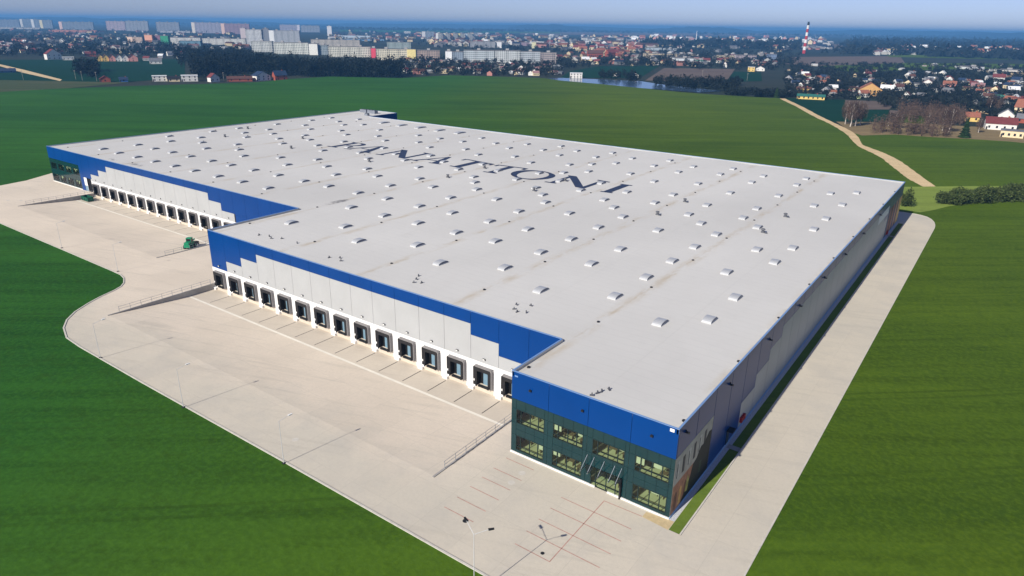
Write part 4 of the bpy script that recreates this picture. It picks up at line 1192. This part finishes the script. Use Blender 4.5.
flats('grey flats at the left edge of the skyline', -8, 20, 27, 19.4, (150, 160, 172))
flats('grey flats with a white gable, first from the left', 21, 32, 27.3, 19, (150, 160, 170), (235, 235, 228))
flats('grey flats with a white gable, second from the left', 32.3, 40.5, 27.8, 19.2, (150, 160, 170), (240, 240, 232))
flats('grey flats with a yellow gable', 40.8, 53, 28.4, 20, (150, 160, 168), (236, 226, 180))
flats('long grey flats with a pink gable', 60, 94, 29.4, 21.6, (150, 158, 166), (240, 205, 190))
flats('pinkish slab block left of centre in the far estate', 107, 126, 30.3, 21, (205, 185, 190))
flats('pale grey slab block beside the pinkish one', 126.5, 149, 31, 20.8, (175, 178, 182))
flats('hazy grey slab above the orange flats', 157, 180, 31.6, 22, (165, 168, 174))
flats('lilac slab block with a cream gable', 192.5, 222, 33, 22.3, (180, 176, 190), (232, 222, 205))
flats('reddish slab block with a pink gable', 222, 250, 34, 23.4, (170, 140, 150), (236, 200, 180))
flats('narrow pinkish tower beside the big white tower', 241, 246.5, 39, 28, (205, 190, 188), wins=False)
flats('big white tower block left of the dark forest belt', 247, 263, 46.5, 29.4, (215, 218, 220))
flats('grey tower behind the big white tower', 263.5, 269.5, 41, 28.5, (150, 152, 158))
flats('wide pale tower block with a white gable', 269.8, 300, 42, 30.3, (190, 194, 198), (238, 240, 238))
flats('lilac slab on the skyline behind the wide pale tower', 280, 300, 31.5, 24.6, (190, 184, 196), (228, 222, 226), 'right')
flats('grey slab on the skyline right of the lilac one', 301, 320, 32.2, 25.4, (165, 172, 180))
flats('thin white tower on the skyline', 327.5, 332, 36, 26, (225, 225, 225), wins=False)
flats('peach low flats at the left of the second row', 128, 143, 43, 36.8, (215, 190, 170), (236, 205, 180))
flats('orange flats in the second row', 145.5, 153, 44, 34.8, (236, 175, 145), wins=False)
flats('purple red flats between orange and green ones', 153.4, 161, 44, 35.2, (160, 110, 125))
flats('green flats in the second row', 161.4, 169, 45, 35.6, (60, 150, 110), wins=False)
flats('long white flats right of the green block', 169.4, 201, 44.5, 37.2, (225, 225, 220))
flats('teal striped low flats before the long white ones', 180, 201, 47.5, 40.5, (110, 150, 170))
flats('long white flats running towards the big tower', 201.5, 246, 44.6, 38.2, (222, 222, 216))
flats('low white flats at the left end of the front row', 252, 273, 52, 41, (210, 214, 210))
flats('white flats over the forest belt, left end', 274, 309, 54, 42.3, (218, 222, 214))
flats('white gabled block over the middle of the forest belt', 309.5, 318, 55, 43.6, (236, 236, 228), wins=False)
flats('grey teal flats right of the white gabled block', 318.4, 328, 55, 45, (150, 165, 172))
flats('white and cream flats before the red block', 328.5, 371, 57, 46.3, (216, 216, 202))
flats('narrow red block in the front row', 371.4, 376, 58, 48, (225, 80, 100), wins=False)
flats('cream and yellow flats right of the red block', 376.4, 416, 60, 48.8, (226, 220, 196), (236, 220, 150), 'right')
flats('brownish low flats at the end of the cream ones', 417, 440, 58.5, 50, (178, 160, 150))
flats('white block with a blank gable before the pale blue row', 445.5, 452, 61.5, 51, (236, 238, 238), wins=False)
flats('grey blue flats beside the blank white gable', 452.4, 463, 62, 51.5, (150, 165, 180))
flats('pale blue white flats, left part of the long row', 463.5, 494, 62.5, 50, (200, 210, 214))
flats('pale blue white flats, middle of the long row', 494.5, 520, 63, 50.3, (216, 222, 222))
flats('pale blue white flats, right part of the long row', 520.5, 540, 63.5, 51.5, (196, 204, 210))
flats('brownish flats ending the long row', 540.5, 556, 64.5, 52.5, (176, 166, 164))
flats('long beige flats behind the white front row', 311, 360, 46, 39.2, (196, 190, 180))
flats('green grey flats behind the cream ones', 387, 411, 48.5, 42, (165, 180, 176))
flats('grey blue tower left of the striped tower row', 422, 434, 38.4, 31.4, (150, 162, 176), (215, 215, 215))
for k in range(5):
    flats(['white and grey', 'cream and grey', 'orange trimmed', 'yellow trimmed', 'pale blue'][k] + ' tower in the row of five distant towers', 436 + k * 7.3, 442.8 + k * 7.3, 41.5, 33 + 0.15 * k, (170, 172, 170), [(230, 230, 226), (232, 226, 200), (232, 180, 140), (232, 220, 150), (190, 205, 215)][k])
flats('grey terrace flats right of the five towers', 470, 495, 47.5, 41.2, (170, 172, 176))
flats('white cube block right of the grey terrace', 497, 501.5, 48, 41.8, (236, 236, 236), wins=False)
flats('mauve long building in the middle of the town', 520, 556, 46, 42.2, (175, 150, 165))
flats('pale yellow tower in the middle of the town', 532, 536, 48.5, 42, (226, 222, 180), wins=False)
flats('blue white office slab left of the long red roofs', 646, 662, 50.5, 47.4, (200, 214, 222))
flats('blue white office slab near the ploughed field', 664, 677, 51, 48.2, (205, 216, 222))
flats('cream school building behind the ploughed field', 718, 735, 60, 55.2, (226, 212, 180))
flats('mauve hall right of the cream school', 736, 756, 60.5, 54.8, (176, 164, 168))
flats('beige block left of the cream school', 668, 695, 57.5, 53.6, (205, 190, 165))
flats('cream block over the ploughed land', 644, 664, 58.5, 53.2, (222, 206, 176))
flats('blue grey low hall left of the red striped chimney', 768, 776, 61, 54, (130, 150, 180))
flats('white depot roof before the cream school', 675, 695, 64, 58, (220, 226, 230), wins=False, depth=40)
flats('green roofed depot beside the white depot', 696, 706, 63.5, 60, (90, 190, 165), wins=False, depth=20)
flats('yellow ochre block at the right suburb skyline', 889, 896, 54.5, 48.6, (226, 200, 140), wins=False)

flats('low white terrace under the leftmost towers', -4, 40, 28.8, 27, (205, 205, 200))
flats('low orange terrace under the pink gabled flats', 52, 97, 32.2, 29.6, (214, 140, 110))
flats('low white terrace left of the lilac slab', 160, 190, 32.6, 30.6, (205, 205, 205))
flats('low pale sheds right of the thin white tower', 334, 372, 37.6, 35.2, (190, 205, 216), wins=False, depth=30)
flats('low bluish hall before the long beige flats', 340, 384, 40.4, 38.6, (120, 160, 195), wins=False, depth=30)
flats('long pinkish school roof in the old town', 600, 640, 48.4, 46.4, (205, 140, 130), wins=False, depth=24)
flats('white factory hall at the end of the right suburb', 966, 984, 69.5, 66.6, (225, 228, 230), wins=False, depth=30)
flats('long white sheds below the far right fields', 1000, 1023, 72, 69.6, (225, 222, 215), wins=False, depth=26)

# tall chimney with red and white bands, and a thin white mast
c0 = G(803.8, 53.5, ZG)
pm_ = px_per_m(c0)
CHH = 31.3 / pm_
t = thing('factory_chimney', 'tall red and white banded chimney on the right skyline', 'chimney', c0)
for k in range(9):
    z0, z1 = CHH * k / 9, CHH * (k + 1) / 9
    part('band', MB().tube((0, 0, z0), (0, 0, z1), 4.2 - 0.2 * k, 4.2 - 0.2 * (k + 1), 14), mat('chimney_red', (0.42, 0.03, 0.03), 0.8) if k % 2 == 0 and k < 8 else (mat('chimney_white', (0.75, 0.75, 0.75), 0.8) if k < 8 else DKSTEEL), t)
part('platform', MB().tube((0, 0, CHH * 0.93), (0, 0, CHH * 0.94), 3.6, 3.6, 14), DKSTEEL, t)
c1 = G(696, 41, ZG)
t = thing('radio_mast', 'thin white mast over the middle of the town', 'mast', c1)
part('mast_shaft', MB().tube((0, 0, 0), (0, 0, 10 / px_per_m(c1)), 2.4, 1.0, 8), WHITEP, t)
part('mast_foot', MB().box(-3, 3, -3, 3, -0.5, 2.5), RETW, t)

# ------------------------------------------------------------------ houses
ROOFC = {'red': (112, 56, 56), 'orange': (146, 94, 76), 'brown': (96, 66, 58), 'grey': (110, 112, 118), 'dark blue': (38, 56, 84), 'green': (50, 110, 100), 'black': (34, 34, 38), 'white': (222, 224, 226), 'pink': (150, 116, 118)}
WALLC = {'white': (232, 230, 224), 'cream': (232, 214, 176), 'yellow': (232, 200, 120), 'pale green': (190, 205, 150), 'brick': (160, 84, 66), 'grey': (160, 160, 162), 'orange': (208, 164, 104), 'dark': (60, 58, 60), 'blue': (70, 110, 170), 'pink': (226, 160, 150)}


def wmat(k):
    return mat('wall_' + k.replace(' ', '_'), mul(lin(WALLC[k]), 0.95), 0.85, 0.08, 0.6)


def rmat(k):
    return mat('tile_' + k.replace(' ', '_'), lin(ROOFC[k]), 0.8, 0.15, 0.8)


def house(label, u, v, w_px, h_px, wall, roof, gable_front=False, wins=3, rot=0.0, flat=False, floors=2, ratio=0.45):
    """house with its walls, roof, windows, door and chimney; size read off the photograph"""
    p = G(u, v, ZG + 0.1); k = px_per_m(p)
    W, Hh = w_px / k * 0.98, h_px / k
    D = min(max(W * 0.7, 5), 12)
    view = math.atan2(p[1] - CAM[1], p[0] - CAM[0]) - math.pi / 2
    t = thing('house', label, 'house', p, view + rot, 'houses of the town')
    eave = Hh * (1 - ratio) if not flat else Hh - 0.4
    if flat:
        part('wall', MB().box(-W / 2, W / 2, 0, D, -0.5, eave), wmat(wall), t)
        part('roof', MB().box(-W / 2 - 0.3, W / 2 + 0.3, -0.3, D + 0.3, eave, Hh), rmat(roof), t)
    elif gable_front:
        mw = MB().box(-W / 2, W / 2, 0, D, -0.5, eave)
        i = len(mw.v)
        mw.v += [(-W / 2, 0, eave), (W / 2, 0, eave), (0, 0, Hh - 0.3), (-W / 2, D, eave), (W / 2, D, eave), (0, D, Hh - 0.3)]
        mw.f += [(i, i + 1, i + 2), (i + 5, i + 4, i + 3)]; mw.m += [0, 0]
        part('wall', mw, wmat(wall), t)
        e = 0.5
        sl = (Hh - eave) / (W / 2)
        r_ = MB()
        for s in (-1, 1):
            a, b = (s * (W / 2 + e), eave - sl * e), (0, Hh)
            r_.quad((a[0], -e, a[1]), (b[0], -e, b[1]), (b[0], D + e, b[1]), (a[0], D + e, a[1]))
            r_.quad((a[0], -e, a[1] - 0.25), (b[0], -e, b[1] - 0.25), (b[0], -e, b[1]), (a[0], -e, a[1]))
        rf_ = part('roof', r_, rmat(roof), t)
    else:
        mw = MB().box(-W / 2, W / 2, 0, D, -0.5, eave)
        i = len(mw.v)
        for s in (-1, 1):
            j = len(mw.v)
            mw.v += [(s * W / 2, 0, eave), (s * W / 2, D, eave), (s * W / 2, D / 2, Hh - 0.3)]; mw.f.append((j, j + 1, j + 2)); mw.m.append(0)
        part('wall', mw, wmat(wall), t)
        e = 0.5; sl = (Hh - eave) / (D / 2)
        r_ = MB()
        for y0 in (-e, D + e):
            r_.quad((-W / 2 - e, y0, eave - sl * e), (W / 2 + e, y0, eave - sl * e), (W / 2 + e, D / 2, Hh), (-W / 2 - e, D / 2, Hh))
        part('roof', r_, rmat(roof), t)
        part('chimney', MB().box(W * 0.2, W * 0.2 + 0.8, D / 2 - 0.4, D / 2 + 0.4, Hh - 0.6, Hh + 0.7), wmat('brick'), t)
    fl = max(1, min(floors, int(eave / 2.4)))
    n = max(1, min(wins, int(W / 2.2)))
    gm = mat('far_window', (0.02, 0.025, 0.035), 0.2, 0.05)
    for f in range(fl):
        for q in range(n):
            xq = -W / 2 + W * (q + 0.5) / n
            zq = eave * (f + 0.3) / fl
            part('window', MB().box(xq - 0.55, xq + 0.55, -0.05, 0.04, zq, zq + min(1.4, eave / fl * 0.55)), gm, t)
    part('door', MB().box(-W / 2 + 0.3, -W / 2 + 1.2, -0.06, 0.03, -0.2, min(2.1, eave * 0.8)), wmat('dark'), t)
    return t


# right-hand suburb, nearest first
house('white house with red roof at the right end of the crop field', 1000, 130.5, 27, 12.5, 'white', 'red', wins=4, rot=0.12)
house('white house with grey gabled roof behind the red roofed one', 1005, 121, 14, 12, 'white', 'grey', True, 2)
house('yellow orange cottage beside the bare thicket', 972, 121.5, 12.5, 9, 'yellow', 'orange', False, 2, 0.2)
house('long low cream outbuilding before the white red roofed house', 1011, 138, 20, 7.5, 'cream', 'grey', flat=True, wins=4)
house('house with broad orange roof at the right edge', 1024, 116, 20, 16, 'cream', 'orange', False, 3, -0.2)
house('brown sided annex at the right picture edge', 1022, 123, 11, 9, 'brick', 'grey', wins=2)
house('big ochre house with steep gable and many windows', 869.5, 96, 22, 13.2, 'orange', 'orange', True, 5, 0.1, floors=3, ratio=0.5)
house('pale green house left of the big ochre gable', 845, 96, 11.5, 6, 'pale green', 'brown', wins=3, ratio=0.3)
house('small pale green house nearest the ploughed patch', 855, 98.5, 9.5, 4.5, 'pale green', 'grey', wins=2, ratio=0.3)
house('yellow two storey house at the head of the dirt track', 803, 93.5, 14, 6.5, 'yellow', 'brown', wins=4, ratio=0.22)
house('long low yellow shed below the yellow house', 810.5, 99.5, 27, 5, 'yellow', 'green', wins=6, ratio=0.4)
house('pale blue roofed house right of the ochre gable', 886, 93, 12, 8, 'grey', 'white', wins=3)
house('pinkish house in the middle of the right suburb', 949, 87, 12, 6, 'pink', 'orange', wins=3)
house('white house with pink roof left of the pinkish house', 927, 86, 9, 7, 'white', 'pink', True, 2)
house('white house with red roof, high in the right suburb', 998, 81, 11, 7, 'white', 'red', wins=3)
house('cream and yellow house at the foot of the far fields', 911, 76, 7, 5, 'cream', 'grey', wins=2)
house('white house with grey roof among trees left of the cottage', 1000, 101, 10, 6, 'cream', 'green', wins=3)
house('white house with maroon roof near the right suburb road', 977, 89, 12, 6, 'white', 'pink', wins=3)
# left edge of the crop
house('long white shed at the left crop edge', 160, 81.3, 14, 5.5, 'white', 'white', flat=True, wins=3)
house('dark roofed shed between two white sheds', 174, 81.6, 12, 5.5, 'cream', 'black', wins=2)
house('white shed with dark roof right of the dark shed', 190, 81.4, 16, 6, 'white', 'white', flat=True, wins=3)
house('white gabled house with dark red roof before the forest', 215.5, 81.8, 10, 8.6, 'white', 'red', True, 2, 0.5)
house('long brown barn right of the dark red roof', 240, 81.4, 25, 5, 'brick', 'brown', wins=3)
house('white house with dark blue roof at the crop edge', 264, 80.5, 16, 9, 'white', 'dark blue', True, 3, 0.5)
house('red brick house with dark blue roof at the crop edge', 281.5, 80.2, 13, 9.5, 'brick', 'dark blue', False, 2, 0.35)
house('red gabled cottage at the far left crop edge', 105.5, 82.3, 10, 6.5, 'brick', 'red', True, 1)
house('bright blue shed at the far left crop edge', 124, 82, 8, 5, 'blue', 'dark blue', wins=1)
house('blue roofed sheds beside the road at the left edge', 7, 72.5, 16, 4, 'blue', 'dark blue', wins=2, ratio=0.6)
for k, (u, wl, rfc) in enumerate(((100.5, 'yellow', 'red'), (106, 'yellow', 'orange'), (112.5, 'pink', 'red'), (119.5, 'white', 'red'), (125.5, 'white', 'grey'), (133.5, 'pink', 'red'))):
    house(['first', 'second', 'third', 'fourth', 'fifth', 'last'][k] + ' gabled house from the left in the colourful terrace', u, 61.3 + 0.02 * k, 6.2 if k < 5 else 9, 7.2, wl, rfc, True, 1)
house('large red roofed house left of the colourful terrace', 55, 59.6, 14, 10.5, 'white', 'red', True, 3, 0.3)
house('long white wall building beside the large red roof', 68.5, 60.2, 11, 3.2, 'white', 'white', flat=True, wins=3)
house('low red roofed house at the far left among trees', 33, 52.5, 8, 4.5, 'brick', 'red', wins=2)
house('red roofed house behind the colourful terrace', 91, 56.5, 10, 5, 'brick', 'red', wins=2)
house('white house right of the colourful terrace', 156, 64, 12, 6, 'white', 'grey', wins=3)
# centre
house('cream two storey building before the pale flats', 444.5, 73.4, 9.5, 4.6, 'cream', 'grey', flat=True, wins=3)
house('white house at the right end of the forest belt', 423.5, 72.2, 5, 4, 'white', 'grey', True, 1)
house('white unfinished house by the river', 576, 78.2, 13, 5.2, 'white', 'white', flat=True, wins=4)
house('pinkish house in the grove over the river', 616, 76.5, 6, 4, 'white', 'red', True, 1)
house('white house in the grove over the river', 635, 77.5, 7, 5, 'white', 'pink', True, 1)
house('cream cube house beside the green field', 751, 71.5, 7, 4.6, 'yellow', 'white', flat=True, wins=2)
house('red gabled house left of the green field', 724.5, 67.5, 4.6, 6, 'white', 'red', True, 1)
house('white house right of the cream cube', 760, 71, 9, 5, 'white', 'grey', True, 2)

# the crowd of small houses, each its own thing
FARH = {}


def far_house_mesh(wall, roof):
    if (wall, roof) not in FARH:
        m_ = MB().box(-6, 6, 0, 9, -0.5, 5.2, 0)
        i = len(m_.v)
        m_.v += [(-6.5, -0.6, 4.9), (6.5, -0.6, 4.9), (6.5, 4.5, 9), (-6.5, 4.5, 9), (6.5, 9.6, 4.9), (-6.5, 9.6, 4.9)]
        m_.f += [(i, i + 1, i + 2, i + 3), (i + 3, i + 2, i + 4, i + 5), (i, i + 3, i + 5), (i + 1, i + 4, i + 2)]; m_.m += [1, 1, 0, 0]
        for q in (-4, -1.3, 1.3, 4):
            m_.box(q - 0.7, q + 0.7, -0.06, 0.02, 1.4, 3.0, 2)
        FARH[(wall, roof)] = m_.mesh('far_house', [wmat(wall), rmat(roof), mat('far_window', (0.02, 0.025, 0.035), 0.2, 0.05)])
    return FARH[(wall, roof)]


ORD = ['first', 'second', 'third', 'fourth', 'fifth', 'sixth', 'seventh', 'eighth', 'ninth', 'tenth', 'eleventh', 'twelfth', 'thirteenth', 'fourteenth', 'fifteenth', 'sixteenth', 'seventeenth', 'eighteenth', 'nineteenth', 'twentieth']


def crowd(zone, n, where, walls, roofs, sc, seed):
    pts = in_px(zone, n, seed)
    r = random.Random(seed)
    made = {}
    for p in pts:
        w, rf_ = r.choice(walls), r.choice(roofs)
        view = math.atan2(p[1] - CAM[1], p[0] - CAM[0]) - math.pi / 2
        o = add('far_house', far_house_mesh(w, rf_), None, p, view + r.choice([-0.5, 0.2, 0.6, 1.4]), sc * (0.75 + 0.6 * r.random()), category='house', group='small houses ' + where)
        made.setdefault((w, rf_), []).append((P(p)[0], o))
    for (w, rf_), l_ in made.items():
        l_.sort(key=lambda q: q[0])
        for i, (_, o) in enumerate(l_):
            nth = ORD[i] if i < len(ORD) else 'number %d' % (i + 1)
            o['label'] = 'tiny %s house, %s roof, %s from left %s' % (w, rf_, nth, where)


crowd([(-5, 55), (130, 54), (130, 37), (-5, 33)], 46, 'in the left suburb', ['white', 'grey', 'cream'], ['grey', 'red', 'white', 'brown'], 0.62, 21)
crowd([(135, 62), (190, 60), (190, 46), (135, 46)], 10, 'below the orange flats', ['white', 'grey'], ['red', 'grey', 'white'], 0.62, 22)
crowd([(405, 75), (560, 76.5), (560, 64), (405, 62)], 46, 'before the pale flats', ['white', 'grey', 'cream'], ['red', 'white', 'grey', 'pink', 'brown'], 0.5, 23)
crowd([(570, 58), (640, 58), (640, 48), (570, 46)], 40, 'in the old town', ['cream', 'white', 'brick'], ['orange', 'red', 'brown'], 1.15, 24)
crowd([(560, 64), (720, 66), (720, 60), (560, 58)], 18, 'behind the river fields', ['white', 'cream'], ['white', 'grey', 'red'], 0.8, 25)
crowd([(620, 44), (830, 46), (830, 38.5), (620, 37.5)], 48, 'left of the chimney', ['white', 'cream', 'pink'], ['white', 'pink', 'orange'], 1.7, 26)
crowd([(880, 53), (1022, 57), (1022, 50), (880, 48)], 40, 'below the right forest', ['white', 'cream', 'yellow'], ['white', 'orange', 'pink'], 1.5, 27)
crowd([(788, 94), (1022, 108), (1022, 78), (788, 73)], 66, 'in the right suburb', ['white', 'grey', 'cream'], ['grey', 'dark blue', 'red', 'orange', 'white', 'brown'], 0.62, 28)
crowd([(430, 47), (640, 46), (640, 36), (430, 34)], 34, 'in the town middle', ['white', 'grey', 'cream'], ['grey', 'pink', 'white', 'red'], 1.3, 29)

# the rest of the town: houses past the count of single ones, one mass
def town_mass(zones, seed):
    r = random.Random(seed)
    cols = [('white', 'grey'), ('cream', 'brown'), ('grey', 'grey'), ('white', 'pink'), ('cream', 'orange'), ('white', 'white'), ('grey', 'dark blue'), ('pink', 'brown')]
    names = sorted({c[0] for c in cols}); rn = sorted({c[1] for c in cols})
    mats = [mat('old_wall_' + k.replace(' ', '_'), mul(lin(WALLC[k]), 0.55), 0.9, 0.2, 0.05) for k in names] + [mat('old_tile_' + k.replace(' ', '_'), mul(lin(ROOFC[k]), 0.62), 0.9, 0.2, 0.05) for k in rn]
    mb_ = MB()
    for k, (z, n, sc) in enumerate(zones):
        for p in in_px(z, n, seed + k):
            w, q = r.choice(cols); a = r.random() * 3.1; s_ = sc * (0.6 + 0.9 * r.random())
            L, D, e, t_ = 6.5 * s_ * (1 + r.random()), 5 * s_, 4.6 * s_, 7.6 * s_
            ca, sa = math.cos(a), math.sin(a)
            T_ = lambda x_, y_, z_: (p[0] + ca * x_ - sa * y_, p[1] + sa * x_ + ca * y_, ZG + z_)
            i = len(mb_.v)
            mb_.v += [T_(-L, -D, -0.5), T_(L, -D, -0.5), T_(L, D, -0.5), T_(-L, D, -0.5), T_(-L, -D, e), T_(L, -D, e), T_(L, D, e), T_(-L, D, e), T_(-L, 0, t_), T_(L, 0, t_)]
            for fc, m_ in (((0, 1, 5, 4), 0), ((1, 2, 6, 9, 5), 0), ((2, 3, 7, 6), 0), ((3, 0, 4, 8, 7), 0), ((4, 5, 9, 8), 1), ((6, 7, 8, 9), 1)):
                mb_.f.append(tuple(i + c for c in fc)); mb_.m.append(names.index(w) if m_ == 0 else len(names) + rn.index(q))
    add('town_houses', mb_.mesh('town_houses', mats), None, label='dense mass of tiny far houses across the hazy town', category='houses', kind='stuff')


town_mass([([(430, 47), (830, 50), (830, 37.5), (430, 33.5)], 330, 1.2), ([(560, 66), (790, 68), (790, 52), (560, 50)], 90, 0.75), ([(788, 96), (1026, 108), (1026, 66), (788, 64)], 90, 0.45), ([(870, 55), (1026, 58), (1026, 49), (870, 46.5)], 190, 1.1), ([(0, 50), (250, 52), (250, 31), (0, 28.5)], 170, 0.9), ([(402, 75), (560, 76), (560, 62), (402, 60)], 60, 0.55), ([(330, 42), (520, 44), (520, 34), (330, 31)], 120, 1.1)], 77)

# wooden poles of the far line
pl = MB().tube((0, 0, -0.5), (0, 0, 9), 0.14, 0.1, 6).box(-0.9, 0.9, -0.06, 0.06, 8.3, 8.45).mesh('utility_pole', [mat('pole_wood', lin((170, 165, 155)), 0.9)])
for u, v, lb in ((23.5, 80, 'pale utility pole beside the left village road'), (76, 79.6, 'thin utility pole before the dark trees, left of the bright one'), (82.5, 80.6, 'bright utility pole before the dark trees at far left'), (97, 81.5, 'short pole left of the red cottage'), (224, 81.5, 'tall pole beside the dark red roofed house'), (702, 78, 'thin pole on the ploughed field'), (747, 81, 'thin pole in the small green field')):
    add('utility_pole', pl, None, G(u, v, ZG), 0.4, 1.0, label=lb, category='pole', group='utility poles beyond the crop')


# ------------------------------------------------------------------ trees one can tell apart
def limb_set(mb_, h, r0, seed, n_limb=9, spread=0.28):
    r = random.Random(seed)
    pts = [np.array([0, 0, -0.3])]
    for k in range(1, 6):
        pts.append(np.array([r.uniform(-1, 1) * 0.02 * h, r.uniform(-1, 1) * 0.02 * h, h * k / 5]))
    for k in range(5):
        mb_.tube(pts[k], pts[k + 1], r0 * (1 - k / 5.5), r0 * (1 - (k + 1) / 5.5), 6)
    ends = []
    for k in range(n_limb):
        z = h * (0.28 + 0.6 * k / n_limb); a = 2.4 * k + r.random()
        L = h * spread * (1.15 - 0.7 * k / n_limb)
        s = np.array([0, 0, z]); e = s + np.array([math.cos(a) * L * 0.6, math.sin(a) * L * 0.6, L * 1.0])
        mb_.tube(s, e, r0 * 0.42, r0 * 0.1, 4); ends.append(e)
    return ends


def birch_meshes(seed, h):
    tb = MB(); limb_set(tb, h, 0.26, seed, 11, 0.26)
    rr = np.random.default_rng(seed)
    n = 1100
    d = rr.normal(size=(n, 3)); d /= np.linalg.norm(d, axis=1)[:, None]; rad = rr.random(n) ** 0.4
    c = np.stack([d[:, 0] * rad * h * 0.24, d[:, 1] * rad * h * 0.24, h * 0.62 + d[:, 2] * rad * h * 0.4], 1)
    dr = rr.normal(size=(n, 3)) * [0.4, 0.4, 1.0]; dr /= np.linalg.norm(dr, axis=1)[:, None]
    L = (0.5 + rr.random(n))[:, None]
    w = rr.normal(size=(n, 3)) * 0.07
    t_ = np.stack([c - dr * L, c + dr * L, c + w], 1)
    return tb.mesh('trunk', [BIRCH]), tri_mesh('crown', t_, L_BARE)


BIR = [birch_meshes(s, 12.0) for s in (41, 42, 43)]


def birch(label, u, v, h_px, k, rz):
    p = G(u, v, ZG + 0.1); s = h_px / px_per_m(p) / 12.0
    t = thing('birch_tree', label, 'tree', p, rz, 'bare birches at the edge of the crop', s)
    add('trunk', BIR[k][0], t); add('crown', BIR[k][1], t)


for k, (u, v, h, lb) in enumerate(((845, 124.5, 23, 'leafless birch at the left of the clump by the dirt track'), (850, 127, 26, 'tallest leafless birch in the clump by the dirt track'), (855, 126.5, 25, 'leafless birch at the right of the clump by the dirt track'), (860, 125.5, 22, 'leaning leafless birch on the outer right of the clump by the track'),
                                   (888, 127, 15, 'thin birch at the left of the small row before the paddock'), (894, 128, 16, 'thin birch in the middle of the small row before the paddock'), (900, 128.5, 15, 'thin birch at the right of the small row before the paddock'),
                                   (926.5, 130, 18, 'pale birch left of the brown thicket'), (942, 131, 23, 'pale birch before the middle of the brown thicket'), (949, 132.5, 25, 'large pale birch left of the dark conifer'), (978, 133, 15, 'pale birch right of the dark conifer'), (990, 109, 16, 'tall bare tree above the grey roofed white house'))):
    birch(lb, u, v, h, k % 3, k * 1.3)


def conifer_meshes(seed, h=10.0, r=2.9, n=2400):
    rr = np.random.default_rng(seed)
    z = rr.random(n) ** 1.4
    rad = (1 - z) ** 0.8 * r * (0.45 + 0.65 * rr.random(n)) * (0.78 + 0.22 * np.sin(z * 40 + 2 * np.sin(3 * z))); a = rr.random(n) * 2 * math.pi
    c = np.stack([np.cos(a) * rad, np.sin(a) * rad, 0.5 + z * (h - 0.5)], 1)
    out = np.stack([np.cos(a), np.sin(a), -0.45 + 0 * a], 1)
    side = np.stack([-np.sin(a), np.cos(a), 0 * a], 1)
    L = (0.35 + 0.5 * (1 - z))[:, None]
    t_ = np.stack([c - out * L * 0.7 + side * L * 0.35, c - out * L * 0.7 - side * L * 0.35, c + out * L * 0.8], 1) + rr.normal(size=(n, 3, 3)) * 0.16
    return MB().tube((0, 0, -0.3), (0, 0, h * 0.9), 0.22, 0.04, 7).mesh('trunk', [BARK]), tri_mesh('crown', t_, L_CONIF)


CON = conifer_meshes(51)


def conifer(label, u, v, h_px):
    p = G(u, v, ZG + 0.1); s = h_px / px_per_m(p) / 10.0
    t = thing('conifer_tree', label, 'tree', p, u, 'conifers on the right', s)
    add('trunk', CON[0], t); add('crown', CON[1], t)


conifer('dark green conifer standing at the edge of the crop', 964, 138, 19)
conifer('small conifer beside the grey roofed white house', 1012.5, 121, 9.5)
conifer('dark conifer by the pole at the head of the track', 776, 98.6, 11)


def bush_meshes(seed, n=2600):
    rr = np.random.default_rng(seed)
    lob = rr.normal(size=(9, 3)) * [1.0, 1.0, 0.55] * 0.75; lob[:, 2] = np.abs(lob[:, 2]) + 0.9
    i = rr.integers(0, 9, n)
    d = rr.normal(size=(n, 3)); d /= np.linalg.norm(d, axis=1)[:, None]
    c = lob[i] + d * (rr.random(n) ** 0.35)[:, None] * [1.15, 1.15, 1.05]
    c[:, 2] = np.maximum(c[:, 2], 0.1)
    t_ = c[:, None, :] + rr.normal(size=(n, 3, 3)) * 0.15
    st = MB()
    for k in range(4):
        st.tube((0.1 * k - 0.15, 0.05 * k, -0.2), (lob[k][0], lob[k][1], lob[k][2]), 0.09, 0.03, 5)
    return st.mesh('stem', [BARK]), tri_mesh('crown', t_, L_HEDGE)


BUS = [bush_meshes(s) for s in (61, 62, 63)]
hb = [(945, 203, 13), (953, 202.5, 14), (962, 202.4, 14.5), (971, 201.8, 13), (980, 201.6, 15), (989, 201, 14), (998, 200.4, 14), (1007, 200, 15), (1016, 199.6, 15), (1026, 199, 16), (1037, 198.5, 15), (1049, 198, 16)]
for k, (u, v, h) in enumerate(hb):
    p = G(u, v, 0.03); s = h / px_per_m(p) / 2.75
    lb = '%s rounded dark bush from the left in the meadow hedge' % ORD[k]
    t = thing('hedge_bush', lb, 'bush', p, k * 1.7, 'bushes of the meadow hedge', s)
    add('stem', BUS[k % 3][0], t); add('crown', BUS[k % 3][1], t)
p = G(905, 205.5, 0.03); s = 15.5 / px_per_m(p) / 2.75
t = thing('hedge_bush', 'dark upright bush just behind the far right corner of the warehouse', 'bush', p, 0.4, None, (s * 0.6, s * 0.6, s))
add('stem', BUS[1][0], t); add('crown', BUS[1][1], t)

# ------------------------------------------------------------------ the air: one closed box of thin haze round the scene
hz = bpy.data.materials.new('haze'); hz.use_nodes = True
hn = hz.node_tree; hn.nodes.remove(hn.nodes['Principled BSDF'])
pv = hn.nodes.new('ShaderNodeVolumePrincipled')
pv.inputs['Color'].default_value = (0.18, 0.50, 0.98, 1); pv.inputs['Density'].default_value = HAZE
pv.inputs['Anisotropy'].default_value = 0.0
hn.links.new(pv.outputs[0], hn.nodes['Material Output'].inputs['Volume'])
part('haze', MB().box(-19500, 19500, -4500, 26500, ZG - 2.0, 92), hz, None, kind='stuff')
